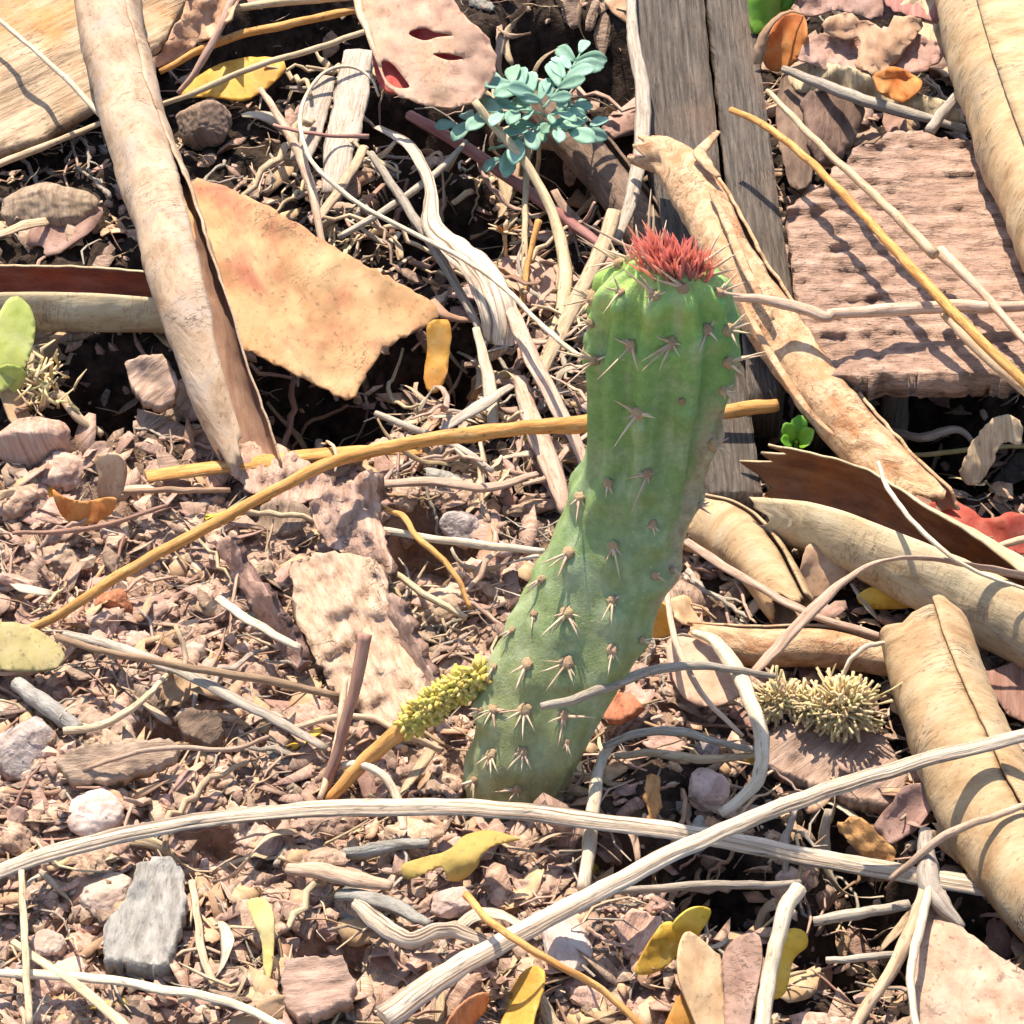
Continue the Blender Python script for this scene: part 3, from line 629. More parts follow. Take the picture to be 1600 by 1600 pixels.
def plane_h(*ctrl):
    """heights from (u, v, h) control points: least squares plane (3+) or constant (1)"""
    if len(ctrl) == 1: return lambda u, v: ctrl[0][2] if len(ctrl[0]) == 3 else ctrl[0][0]
    A = np.array([(u, v, 1) for u, v, h in ctrl]); b = np.array([h for u, v, h in ctrl]); c = np.linalg.lstsq(A, b, rcond=None)[0]
    return lambda u, v: c[0]*u + c[1]*v + c[2]
def curl_h(base, axis_p, axis_q, amount, width):
    """adds a curl: height falls (amount<0) or rises with distance from the axis line"""
    a = np.array(axis_p, float); d = np.array(axis_q, float)-a; d /= np.linalg.norm(d); n = np.array((-d[1], d[0]))
    return lambda u, v: base(u, v) + amount*min(3.0, (((u-a[0])*n[0]+(v-a[1])*n[1])/width)**2)
def sheet(name, label, cat, outline, hf, mats, th=.05, parent=None, group=None, **kw):
    mats = list(mats) if isinstance(mats, (list, tuple)) else [mats]
    while len(mats) < 3: mats.append(mats[0])
    g = sheet_geo(outline, hf, th, seed=sd(), **kw); o = make(name, g, mats, parent)
    return tag(o, label, cat, group) if parent is None else o
def stone(name, label, cat, u, v, wpx, hpx, m, h=.0, tall=.7, group=None, sub=4):
    p = P(u, v, h); w = cpx(p); g = stone_geo((wpx*w, hpx*w*1.15, wpx*w*tall), sub, sd()); V = g[0] + p + np.array((0, 0, .0))
    EXCL.append(np.array([(u+wpx*math.cos(a), v+hpx*math.sin(a)) for a in np.linspace(0, 6.28, 10)[:-1]]))
    return tag(make(name, (V, g[1], g[2]), m), label, cat, group)

# ------------------------------------------------------------------ boards and slabs at the back
def board(name, label, outline, top, th, m, grain, cat='board', bumpy=.05, **kw):
    return sheet(name, label, cat, outline, top, m, th=th, grain=grain, bumpy=bumpy, step=16, smooth_outline=False, rag=2.5, **kw)
board('weathered_board', 'wide grey-brown weathered board running back behind the cactus', [(978, -160), (1090, -160), (1100, 0), (1124, 250), (1150, 480), (1192, 770), (1108, 770), (1060, 480), (1012, 200), (988, 0)], plane_h((1050, 0, 2.2), (1150, 760, 1.3), (980, 0, 2.2), (1000, 500, 1.6)), 1.4, WOOD, -.10)
board('weathered_board', 'narrow grey weathered board beside the wide one, next to the tan slab', [(1098, -160), (1160, -160), (1174, 0), (1205, 230), (1240, 470), (1222, 615), (1172, 615), (1134, 250), (1110, 0)], plane_h((1140, 0, 2.5), (1200, 600, 1.9), (1100, 0, 2.5), (1230, 300, 2.2)), 1.5, WOOD, -.12)
# tan slab: planks of wood standing proud in ridges
slab = thing('wood_slab', 'broad tan weathered wood slab with ridged grain, raised over a dark gap', 'slab', P(1420, 600, 0))
slab_h = plane_h((1300, 560, 3.1), (1560, 580, 3.2), (1350, 240, 3.6), (1590, 240, 3.6))
rows = [205, 232, 258, 290, 318, 345, 372, 400, 432, 462, 495, 528, 560, 590]
rr = random.Random(4)
def ridge_h(u, v):
    v2 = v + 14*nz((u*.006, v*.01), 1, 11); g = nz((u*.004, v2*.07), 1, 4)*.12 + nz((u*.012, v2*.2), 1, 6)*.11 + nz((u*.05, v*.09), 1, 8)*(.15 if u < 1400 else .06)
    return slab_h(u, v) + g - (.25*max(0, nz((u*.03, v*.03), 1, 9)) if u < 1380 else 0)
sheet('slab_body', None, None, [(1228, 330), (1262, 300), (1285, 290), (1300, 262), (1326, 256), (1332, 228), (1362, 226), (1388, 206), (1440, 203), (1470, 216), (1660, 222), (1760, 590), (1460, 583), (1300, 590), (1262, 560), (1240, 430)], ridge_h, SLABW, th=.75, parent=slab, step=6.5, rag=5, bumpy=.05, smooth_outline=False)
for (u, v0, v1, w, hh) in [(1325, 585, 745, 34, 0), (1385, 585, 740, 24, 0), (1268, 590, 690, 40, 0)]:
    pb, pt = P(u, v1, -.8), None
    g = tube(cr([pb, pb + np.array((.1, .25, 1.5)), pb + np.array((.05, .5, 2.9))], 10), [w*cpx(pb)*.9]*10, 10, .6, (5, .06), .2)
    make('support_post', g, WOOD, slab)
board('palm_sheath', 'pale fibrous sheath with orange streaks under the long curled roll', [(-120, -140), (330, -140), (300, -20), (262, 48), (205, 110), (150, 160), (70, 212), (-60, 250), (-160, 270)], plane_h((0, 0, 2.4), (250, 0, 2.6), (0, 230, 1.2), (150, 150, 1.6)), .35, PALEBOARD, 1.12, cat='palm sheath', bumpy=.35)
sheet('crumpled_leaf', 'crumpled pale tan leaf scrap wedged beside the streaked sheath', 'leaf', [(238, 105), (262, 60), (285, 20), (300, -40), (385, -40), (372, 10), (340, 48), (300, 75), (262, 100)], curl_h(plane_h((300, 40, 2.2), (240, 105, 1.4), (370, 0, 2.6)), (240, 105), (345, -40), .5, 40), TANLEAF, rag=7, bumpy=.5, wave=.25, grain=.8)

# ------------------------------------------------------------------ curled sheaths (rolls)
roll('curled_sheath', 'long tan rolled sheath lying diagonally across the golden-brown leaf, split open at its lower end', 'dry sheath', [(148, -120, 4.6), (172, 40, 4.0), (222, 230, 3.4), (285, 420, 2.9), (335, 580, 2.1), (388, 715, 1.1)], [52, 54, 52, 56, 58, 44],
     [120, 122, 126, 140, 158, 165], [525, 525, 515, 490, 470, 438], [ROLL, ROLL_IN2, ROLL], n=110, m=48, th=.06, dent=.12, wrinkle=.05, ragged=(.3, 1.2), rag_lip=.08, spiral=.06)
roll('curled_sheath', 'half-open pale sheath with dark inside, passing under the diagonal roll', 'dry sheath', [(-110, 470, 1.35), (60, 466, 1.35), (180, 468, 1.3), (285, 474, 1.3)], [60, 58, 56, 52], [150, 150, 152, 160], [402, 405, 405, 400], [ROLL_PALE, ROLL_IN, ROLL_PALE], n=70, m=36, dent=.08, ragged=(.3, .5))
roll('curled_sheath', 'thick pale yellow sheath rolled up at its front, back lip dark red inside', 'dry sheath', [(1170, 768, 1.75), (1300, 800, 1.7), (1430, 868, 1.65), (1550, 935, 1.6), (1760, 1060, 1.5)], [80, 82, 80, 78, 80], [128, 128, 110, 88, 80], [392, 405, 425, 440, 440], [ROLL_PALE, ROLL_IN, ROLL_PALE], n=100, m=44, dent=.07, ragged=(1.4, .3), th=.06)
roll('curled_sheath', 'golden tan sheath rolled into a wide tube, crossed by the long straight stalk', 'dry sheath', [(1440, 988, 1.75), (1468, 1080, 1.75), (1512, 1190, 1.7), (1570, 1310, 1.6), (1700, 1470, 1.5)], [72, 80, 86, 88, 90], [100, 100, 100, 100, 100], [462, 462, 460, 458, 458], [ROLL_GOLD, ROLL_IN2, ROLL_GOLD], n=80, m=44, dent=.09, ragged=(.5, .3), spiral=.09)
roll('curled_sheath', 'small golden curl lying against the lower end of the wide tube', 'dry sheath', [(1470, 1292, .75), (1540, 1338, .75), (1620, 1375, .7), (1720, 1420, .7)], [30, 38, 42, 44], [100]*4, [440]*4, [ROLL_GOLD, ROLL_IN2, ROLL_GOLD], n=44, m=30, ragged=(.6, .2))
roll('curled_sheath', 'thick wrinkled golden roll propped above the wood slab', 'dry sheath', [(1520, -120, 5.6), (1562, 60, 5.2), (1618, 240, 4.9), (1690, 420, 4.4), (1800, 640, 3.6)], [92, 94, 92, 90, 88], [60]*5, [455]*5, [ROLL_GOLD, ROLL_IN2, ROLL_GOLD], n=90, m=44, dent=.1, wrinkle=.05)
bk = thing('bark_roll', 'mottled tan bark roll slanting down behind the cactus crown', 'bark roll', P(1200, 520, 0))
g = roll_geo(pxpath([(1000, 232, 3.4), (1052, 252, 3.4), (1098, 318, 3.3), (1150, 418, 3.1), (1232, 540, 2.7), (1322, 660, 2.2), (1452, 792, 1.4)]), [x*.0178 for x in (30, 44, 46, 46, 46, 46, 40)], [150]*7, [500, 505, 500, 490, 488, 486, 480], n=100, m=40, th=.09, dent=.16, wrinkle=.07, ragged=(.8, .5), seed=sd(), rag_lip=.15)
make('bark_sheet', g, [BARK, ROLL_IN2, BARK], bk)
make('torn_strip', twig_geo([(1122, 205, 4.4), (1104, 226, 4.35), (1094, 240, 4.3), (1106, 258, 4.25), (1122, 276, 4.2)], (5, 9, 12, 9, 5), squash=.4), BARK, bk)
make('torn_strip', twig_geo([(1112, 300, 4.2), (1140, 360, 4.1), (1175, 440, 3.85), (1208, 500, 3.6)], (5, 8, 8, 4), squash=.45), BARK, bk)
make('torn_strip', twig_geo([(1160, 470, 3.5), (1205, 555, 3.2), (1262, 640, 2.7), (1305, 680, 2.4)], (4, 7, 7, 3), squash=.5), BARK, bk)
roll('bark_roll', 'short pale bark stub lying right of the cactus under the red-lined sheath', 'bark roll', [(1085, 815, 1.1), (1140, 835, 1.1), (1190, 880, 1.0), (1235, 950, .8)], [48, 52, 46, 38], [130]*4, [480]*4, [ROLL_GOLD, ROLL_IN2, ROLL_GOLD], n=44, m=32, ragged=(.9, .5), dent=.12)
roll('bark_roll', 'brown bark roll half buried under grasses at the cactus foot', 'bark roll', [(1085, 1000, .55), (1180, 1010, .6), (1290, 1012, .6), (1400, 1035, .5)], [30, 34, 34, 26], [130]*4, [470]*4, [BARK, ROLL_IN2, BARK], n=50, m=28, ragged=(.5, .5))
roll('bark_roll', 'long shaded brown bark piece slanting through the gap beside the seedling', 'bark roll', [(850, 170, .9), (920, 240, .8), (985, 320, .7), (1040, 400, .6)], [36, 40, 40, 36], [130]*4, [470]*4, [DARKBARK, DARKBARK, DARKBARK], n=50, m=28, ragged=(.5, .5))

# ------------------------------------------------------------------ large leaves
def brown_h(u, v):
    t = (618-v)/333; return .9 + 2.1*t + .55*math.sin(max(0, min(1, (u-300)/400))*math.pi) - .9*max(0, (u-560)/150)**2*.4
bl = thing('broad_leaf', 'broad golden-brown dead leaf with red blotches and a torn right end', 'leaf', P(450, 600, 0))
sheet('blade', None, None, [(262, 330), (300, 282), (352, 292), (430, 328), (520, 384), (620, 440), (690, 488), (645, 520), (604, 545), (575, 580), (548, 620), (500, 604), (430, 568), (375, 540), (320, 480), (270, 400)], brown_h, [BROWNLEAF, ROLL_IN2, BROWNLEAF], th=.06, parent=bl, rag=5, step=9, bumpy=.16, wave=.05, grain=-.6)
make('leaf_stalk', twig_geo([(672, 474, 1.6), (700, 494, 1.5), (742, 501, 1.3)], (14, 8, 4), squash=.6), TANLEAF, bl)
pk = thing('holed_leaf', 'pink-tan dead leaf with red-edged holes, held up above the green seedling', 'leaf', P(700, 160, 0))
pk_h = curl_h(plane_h((560, 0, 4.6), (760, 90, 4.0), (660, 165, 3.2)), (570, -60), (700, 165), .22, 90)
sheet('blade', None, None, [(545, -90), (556, 0), (574, 50), (590, 104), (612, 140), (652, 160), (700, 168), (745, 158), (768, 124), (774, 92), (758, 54), (720, 18), (690, -30), (650, -90)], pk_h, [PINKLEAF, REDBACK, PINKLEAF], th=.05, parent=pk, step=7, rag=3, bumpy=.15, wave=.06,
      holes=[[(638, 52), (660, 43), (682, 50), (708, 55), (684, 58), (662, 63)], [(676, 84), (700, 83), (724, 91), (700, 94)], [(596, 96), (612, 98), (628, 118), (640, 136), (618, 136), (602, 122)]])
sheet('folded_lobe', None, None, [(585, 30), (640, 28), (735, 45), (735, 100), (650, 142), (600, 140), (582, 90)], lambda u, v: pk_h(u, v)-.28, [REDBACK, REDBACK, REDBACK], parent=pk, excl=False)
make('leaf_stalk', twig_geo([(742, 158, 3.5), (778, 205, 2.9), (830, 268, 2.2), (868, 350, 1.5), (884, 440, 1.0), (868, 520, .6), (838, 590, .3)], (6, 7, 8, 10, 12, 10, 7), n=40), STRAW, pk)
make('leaf_edge', twig_geo([(552, -60, 4.9), (560, 10, 4.7), (578, 58, 4.5), (594, 104, 4.1)], (5, 7, 6, 3)), STRAW, pk)
sheet('yellow_leaf', 'dull golden oval leaf lying beneath thin grass stems near the diagonal roll', 'leaf', [(284, 148), (318, 112), (370, 92), (430, 90), (446, 104), (420, 136), (380, 156), (330, 150)], plane_h((284, 148, 1.0), (440, 100, 1.6), (380, 150, 1.1)), YELLOW, rag=2)
sheet('yellow_leaf', 'dark yellow leaf standing upright in the shade below the torn leaf end', 'leaf', [(668, 505), (700, 500), (704, 540), (694, 600), (672, 614), (662, 590), (668, 540)], plane_h((680, 505, 1.8), (680, 610, .5), (705, 550, 1.2)), YELLOW, rag=2)
sheet('green_leaf', 'pale lime-green young leaf tip rising above yellowing florets', 'leaf', [(-30, 612), (-40, 550), (-8, 500), (16, 464), (40, 470), (55, 500), (50, 548), (28, 592), (0, 612)], plane_h((20, 470, 2.2), (0, 610, 1.1), (50, 520, 1.5)), LIME, rag=1)
sheet('green_leaf', 'small yellow-green leaf curling beneath the pale lime leaf', 'leaf', [(-20, 590), (10, 570), (40, 580), (32, 606), (6, 622), (-30, 620)], plane_h((0, 580, 1.4), (10, 620, .6), (35, 600, .9)), LIME, rag=1)
sheet('olive_leaf', 'olive-yellow oval leaf on the soil with a thin shadow across it', 'leaf', [(-60, 990), (0, 972), (50, 980), (96, 1010), (100, 1032), (70, 1048), (0, 1046), (-60, 1040)], plane_h((0, 980, 1.3), (40, 1045, .8), (100, 1025, .8)), OLIVE, rag=2)
cl = thing('cupped_leaf', 'small tan leaf folded into a cup on the reddish soil', 'leaf', P(140, 800, 0))
sheet('back_lobe', None, None, [(148, 714), (178, 708), (197, 726), (196, 752), (184, 782), (160, 792), (152, 770), (154, 742)], plane_h((170, 710, 1.9), (170, 790, .7), (195, 750, 1.4)), TANLEAF, parent=cl, step=6)
sheet('front_lobe', None, None, [(82, 765), (100, 776), (130, 784), (160, 778), (182, 780), (176, 800), (150, 816), (118, 820), (94, 802)], plane_h((85, 768, 1.2), (130, 820, .4), (180, 785, .9)), [ORANGE, TANLEAF], parent=cl, step=6)
sheet('wavy_leaf', 'wavy yellow leaf with an orange curled tip below the crossing stalks', 'leaf', [(628, 1352), (660, 1340), (700, 1328), (725, 1306), (762, 1297), (800, 1306), (812, 1312), (780, 1318), (756, 1332), (744, 1356), (722, 1376), (700, 1374), (688, 1354), (650, 1372), (632, 1372)], curl_h(plane_h((630, 1350, 1.0), (810, 1310, 1.2), (700, 1376, .8)), (630, 1345), (810, 1305), -.3, 60), [WAVY, YELLOW, ORANGE], rag=1, step=6, bumpy=.2)
sheet('yellow_petal', 'pale yellow trumpet-shaped fallen petal pointing down at the soil', 'petal', [(386, 1410), (402, 1402), (420, 1410), (428, 1440), (426, 1500), (420, 1532), (412, 1512), (408, 1470), (396, 1440)], plane_h((400, 1405, 1.2), (420, 1530, .4), (390, 1450, .9)), PETAL, step=6)
fy = thing('folded_yellow_leaf', 'bright yellow folded leaf beside the heart-shaped dead leaf', 'leaf', P(1050, 1520, 0))
sheet('blade', None, None, [(994, 1520), (1010, 1480), (1040, 1440), (1060, 1450), (1072, 1470), (1052, 1500), (1024, 1520)], plane_h((1000, 1518, .7), (1045, 1440, 1.3), (1070, 1480, .8)), YELLOW, parent=fy, step=6)
sheet('blade', None, None, [(1052, 1448), (1080, 1420), (1110, 1420), (1106, 1440), (1092, 1462), (1090, 1490), (1070, 1480)], plane_h((1055, 1450, 1.5), (1110, 1422, 1.4), (1085, 1485, .6)), YELLOW, parent=fy, step=6)
ht = thing('heart_leaf', 'pale tan heart-shaped folded leaf standing at the foot of a pale twig', 'leaf', P(1110, 1600, 0))
sheet('blade', None, None, [(1060, 1490), (1072, 1456), (1092, 1464), (1116, 1486), (1128, 1500), (1132, 1560), (1140, 1640), (1110, 1640), (1080, 1580), (1062, 1530)], plane_h((1070, 1460, 1.6), (1130, 1640, .5), (1128, 1500, 1.0)), TANLEAF, parent=ht, step=7)
sheet('blade', None, None, [(1128, 1500), (1142, 1472), (1168, 1458), (1186, 1462), (1190, 1500), (1178, 1560), (1160, 1640), (1136, 1640), (1130, 1560)], plane_h((1180, 1460, 1.6), (1136, 1640, .5), (1130, 1500, 1.0)), [MAUVELEAF, TANLEAF], parent=ht, step=7)
bf = thing('forked_leaf', 'big pinkish-brown dead leaf with a forked grey stalk at its neck', 'leaf', P(1520, 1600, 0))
sheet('blade', None, None, [(1440, 1400), (1475, 1392), (1500, 1440), (1540, 1478), (1600, 1520), (1700, 1600), (1700, 1760), (1450, 1760), (1428, 1660), (1420, 1560), (1426, 1470)], curl_h(plane_h((1460, 1400, 1.6), (1560, 1600, 1.5), (1430, 1600, .9)), (1460, 1400), (1560, 1700), -.35, 120), [FORKLEAF, ROLL_IN2, FORKLEAF], parent=bf, step=10, rag=5, bumpy=.2, grain=.4)
make('leaf_stalk', twig_geo([(1445, 1300, 1.9), (1448, 1345, 1.9), (1455, 1390, 1.8), (1478, 1420, 1.7), (1505, 1448, 1.6)], (10, 14, 20, 16, 5), rough=.3), STRAWGREY, bf)
make('leaf_stalk', twig_geo([(1450, 1380, 1.8), (1428, 1440, 1.5), (1392, 1520, 1.0), (1350, 1580, .6), (1320, 1640, .4)], (12, 10, 11, 10, 7), rough=.3), STRAW, bf)
make('leaf_stalk', twig_geo([(1452, 1385, 1.9), (1440, 1440, 1.8), (1425, 1500, 1.7), (1424, 1560, 1.6), (1440, 1640, 1.5)], (8, 8, 7, 6, 6)), WHITE, bf)
sheet('orange_leaf', 'orange-yellow leaf lying flat at the lower end of the pale pink stone', 'leaf', [(776, 1640), (790, 1570), (812, 1524), (840, 1508), (850, 1530), (836, 1580), (820, 1640)], plane_h((840, 1510, 1.0), (790, 1640, .6), (820, 1570, .9)), ORANGE, rag=2)
sheet('orange_leaf', 'glossy brown curled leaf leaning left of the orange-yellow leaf', 'leaf', [(690, 1640), (705, 1590), (735, 1560), (764, 1552), (758, 1580), (730, 1610), (715, 1640)], plane_h((750, 1555, 1.0), (700, 1640, .5), (720, 1600, .8)), CHIPORANGE)
sheet('orange_leaf', 'small orange leaf tip below the heart-shaped leaf', 'leaf', [(1030, 1640), (1048, 1580), (1066, 1552), (1082, 1580), (1096, 1640)], plane_h((1065, 1555, 1.1), (1040, 1640, .5), (1090, 1640, .5)), ORANGE)
sheet('yellow_leaf', 'golden leaf pressed behind the pale upright twig', 'leaf', [(1236, 1452), (1258, 1456), (1262, 1478), (1240, 1500), (1228, 1550), (1205, 1560), (1206, 1520), (1222, 1480)], plane_h((1250, 1455, 1.5), (1205, 1558, .7), (1240, 1500, 1.0)), YELLOW, step=6)
sheet('yellow_leaf', 'bright yellow oval leaf lying in the shade under the red-lined sheath', 'leaf', [(1338, 934), (1360, 918), (1400, 914), (1444, 930), (1452, 944), (1400, 952), (1356, 950)], plane_h((1338, 935, .7), (1450, 942, .6), (1400, 915, 1.0)), YELLOW)
sheet('yellow_leaf', 'small amber leaf scrap standing behind the lower cactus stem', 'leaf', [(1006, 990), (1020, 942), (1044, 948), (1052, 968), (1046, 992), (1020, 996)], plane_h((1020, 945, 1.5), (1020, 995, .5), (1050, 970, 1.1)), YELLOW, step=6)
sheet('tan_leaf', 'tan leaf flap standing under the pale yellow sheath', 'leaf', [(1248, 936), (1252, 880), (1266, 850), (1300, 856), (1326, 880), (1322, 910), (1296, 930)], plane_h((1270, 852, 1.5), (1255, 935, .4), (1320, 900, .8)), TANLEAF, rag=3)
sheet('pink_leaf', 'rounded pinkish leaf lying under the white curled stem', 'leaf', [(1042, 1000), (1090, 1000), (1140, 1030), (1158, 1080), (1120, 1102), (1078, 1096), (1052, 1060)], plane_h((1050, 1000, .9), (1150, 1080, .9), (1080, 1095, .6)), PINKLEAF, rag=2)
sheet('succulent_leaf', 'smooth bright green leaf standing behind the narrow board', 'leaf', [(1172, 40), (1170, -60), (1220, -60), (1224, 0), (1216, 28), (1196, 50), (1180, 52)], curl_h(plane_h((1195, -40, 4.0), (1190, 50, 2.6), (1225, 0, 3.2)), (1195, -60), (1190, 50), -.3, 30), FRESH, th=.12, step=7)
sheet('succulent_leaf', 'second smooth green leaf tucked behind the first', 'leaf', [(1216, 10), (1212, -60), (1250, -60), (1246, -10), (1232, 16)], plane_h((1225, -40, 3.6), (1225, 14, 2.6), (1248, -20, 3.2)), FRESH, th=.12, step=7)
cu = thing('cupped_brown_leaf', 'glossy amber-brown cupped leaf beside the narrow board', 'leaf', P(1225, 130, 0))
sheet('bowl', None, None, [(1196, 100), (1200, 68), (1212, 38), (1232, 20), (1254, 24), (1260, 52), (1250, 84), (1232, 104), (1214, 112)], curl_h(plane_h((1232, 20, 3.6), (1214, 112, 2.2), (1258, 60, 2.9)), (1232, 20), (1214, 112), .45, 30), [ORANGE, TANLEAF], parent=cu, step=6)
make('rim', twig_geo([(1184, 100, 2.6), (1188, 66, 3.2), (1206, 36, 3.7), (1232, 18, 3.9), (1254, 22, 3.8)], (7, 8, 6, 4, 3), squash=.5), TANLEAF, cu)
for lab, ol, hh, m in [
  ('pale cream leaf at the bottom of the heap behind the slab', [(1225, 110), (1300, 100), (1390, 130), (1480, 160), (1500, 190), (1400, 170), (1300, 150), (1240, 140)], ((1230, 110, 2.4), (1500, 190, 2.4), (1400, 130, 2.9)), STRAW),
  ('large dusty pink leaf on the heap behind the slab', [(1250, 90), (1276, 52), (1330, 62), (1400, 40), (1392, 90), (1350, 112), (1300, 108)], ((1276, 52, 3.4), (1300, 108, 2.8), (1400, 60, 3.2)), MAUVELEAF),
  ('folded brown leaf lying crosswise on the heap', [(1290, 30), (1330, 22), (1380, 44), (1404, 22), (1440, 40), (1384, 110), (1340, 104), (1346, 62), (1300, 56)], ((1300, 30, 3.9), (1360, 108, 3.2), (1430, 40, 3.9)), TANLEAF),
  ('pinkish leaf with a torn right edge on the heap', [(1380, 96), (1402, 44), (1450, 60), (1476, 84), (1440, 112), (1400, 112)], ((1402, 44, 3.6), (1440, 112, 2.9), (1476, 84, 3.2)), MAUVELEAF),
  ('pale leaf partly under the thick golden roll', [(1404, 10), (1460, -20), (1500, 60), (1470, 80), (1420, 66)], ((1404, 10, 3.5), (1460, 80, 2.9), (1500, 40, 3.2)), STRAW),
  ('brown leaf at the back of the heap with a curled rim', [(1250, 20), (1270, -50), (1340, -60), (1420, -40), (1440, 10), (1380, 30), (1310, 18)], ((1270, -50, 3.6), (1300, 20, 2.9), (1430, -20, 3.3)), MAUVELEAF),
  ('dark brown leaf at the back of the heap', [(1380, 0), (1400, -60), (1480, -60), (1480, 20), (1440, 30)], ((1400, -60, 3.9), (1440, 30, 3.4), (1480, -10, 3.6)), TWIGRED),
  ('crumpled orange-brown leaf scrap on the pale leaf of the heap', [(1366, 120), (1390, 104), (1420, 112), (1440, 134), (1412, 156), (1378, 146)], ((1390, 104, 3.3), (1412, 156, 2.8), (1440, 134, 3.0)), ORANGE)]:
    sheet('dead_leaf', lab, 'leaf', ol, plane_h(*hh), [m, ROLL_IN2, m], rag=5, step=8, bumpy=.25, wave=.15, group='dead leaves heaped behind the slab')
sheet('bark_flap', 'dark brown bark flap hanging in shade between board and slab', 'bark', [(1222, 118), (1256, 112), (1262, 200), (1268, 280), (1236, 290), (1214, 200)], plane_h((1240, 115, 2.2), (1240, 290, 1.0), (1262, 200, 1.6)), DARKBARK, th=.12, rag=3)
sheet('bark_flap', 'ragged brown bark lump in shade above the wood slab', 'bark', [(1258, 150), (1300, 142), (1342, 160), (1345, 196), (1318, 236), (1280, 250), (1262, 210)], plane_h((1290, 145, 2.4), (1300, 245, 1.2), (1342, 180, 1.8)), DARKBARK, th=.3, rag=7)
sheet('curled_scrap', 'hooked pale brown leaf scrap standing in front of the slab', 'leaf', [(1500, 740), (1520, 690), (1552, 654), (1580, 648), (1598, 668), (1594, 694), (1576, 690), (1560, 700), (1548, 730), (1520, 760)], plane_h((1580, 650, 2.6), (1510, 750, .8), (1590, 690, 2.0)), STRAW, rag=3, step=6)
sheet('red_leaf', 'wet-looking red-brown leaf under the back lip of the rolled sheath', 'leaf', [(1452, 790), (1490, 780), (1540, 810), (1590, 800), (1620, 850), (1560, 870), (1510, 850), (1470, 820)], plane_h((1460, 790, 1.2), (1600, 800, 1.0), (1540, 865, .6)), [REDBACK, REDBACK, TANLEAF], rag=6, bumpy=.4)
sheet('mauve_leaf', 'dull mauve leaf edge right of the wide golden tube', 'leaf', [(1532, 1060), (1570, 1040), (1660, 1010), (1700, 1100), (1620, 1130), (1570, 1110)], plane_h((1540, 1060, .8), (1650, 1020, 1.3), (1600, 1120, .6)), TWIGRED, rag=4)
# flat strips of bark lying on the soil
for lab, ol, hh, m, gr in [
  ('wide pinkish bark strip lying left of the cactus foot', [(452, 900), (480, 866), (540, 868), (590, 880), (612, 940), (650, 1020), (668, 1080), (620, 1130), (560, 1110), (510, 1060), (470, 980)], ((460, 900, .8), (650, 1040, 1.0), (540, 1110, .6)), CHIPPINK, -.45),
  ('cream-edged bark strip with a torn notch, upper end in shade', [(486, 790), (520, 762), (576, 738), (592, 780), (606, 860), (612, 898), (576, 892), (548, 868), (508, 848), (492, 820)], ((500, 780, 1.3), (600, 880, 1.1), (520, 850, .8)), CHIPPINK, -.2),
  ('narrow bark strip running beside the wide pinkish one', [(338, 850), (366, 846), (400, 900), (452, 980), (478, 1030), (454, 1040), (408, 970), (362, 900)], ((340, 850, .9), (470, 1035, .8), (400, 920, 1.1)), CHIPPINK, -.55),
  ('thin brown bark sliver on the right rim of the pinkish strip', [(600, 930), (622, 934), (650, 1000), (680, 1070), (672, 1086), (640, 1050), (610, 980)], ((605, 930, 1.3), (675, 1080, 1.1), (650, 1000, 1.5)), CHIPBROWN, -.4),
  ('grey-pink bark patch in the shade of the diagonal roll', [(352, 700), (420, 690), (480, 720), (520, 760), (460, 790), (400, 772), (360, 740)], ((360, 700, .9), (500, 760, .8), (420, 780, .6)), CHIPPINK, .2)]:
    sheet('bark_strip', lab, 'bark', ol, plane_h(*hh), [m, DARKBARK, DARKBARK], th=.18, rag=8, step=8, bumpy=.3, wave=.2, grain=gr)

# ------------------------------------------------------------------ seedling
sdl = thing('seedling', 'blue-green feathery-leaved seedling growing beside the holed leaf', 'seedling', P(838, 285, 0))
make('stalk', twig_geo([(838, 285, -.2), (842, 240, 1.2), (846, 195, 2.6), (850, 165, 3.3)], (3.5, 3.5, 3, 2.5)), STRAW, sdl)
def leaflet_mesh():
    n, m = 7, 5; G = np.zeros((n, m, 3)); UV = np.zeros((n, m, 2))
    for i in range(n):
        t = i/(n-1); w = .29*(math.sin(math.pi*min(1, t*.86+.07))**.6)*(.5+.7*t if t < .7 else 1)*(1 if t < .98 else .55)
        for j in range(m):
            s = j/(m-1)*2-1; G[i, j] = (t, s*w, .10*abs(s)*w/.29 - .12*t*t); UV[i, j] = (t, s*w)
    return grid_shell(np.flip(G, 1), .025, np.flip(UV, 1))
LG = leaflet_mesh(); LEAFM = mesh_data('leaflet', LG[0], LG[1], [TEAL, TEAL, TEAL], LG[2], LG[3])
FRONDS = [[(850, 168, 3.3), (872, 140, 3.7), (890, 112, 3.9), (906, 84, 3.9)], [(848, 178, 3.0), (820, 172, 3.2), (788, 176, 3.2), (752, 186, 2.9), (714, 196, 2.5)], [(848, 190, 2.8), (872, 202, 2.9), (900, 206, 2.8), (920, 204, 2.6)],
          [(846, 192, 2.7), (824, 208, 2.7), (802, 226, 2.4), (784, 246, 2.0)], [(850, 170, 3.2), (838, 150, 3.5), (812, 136, 3.6), (786, 128, 3.5)], [(850, 182, 3.0), (868, 178, 3.2), (884, 172, 3.2), (900, 164, 3.1)]]
rr = random.Random(12)
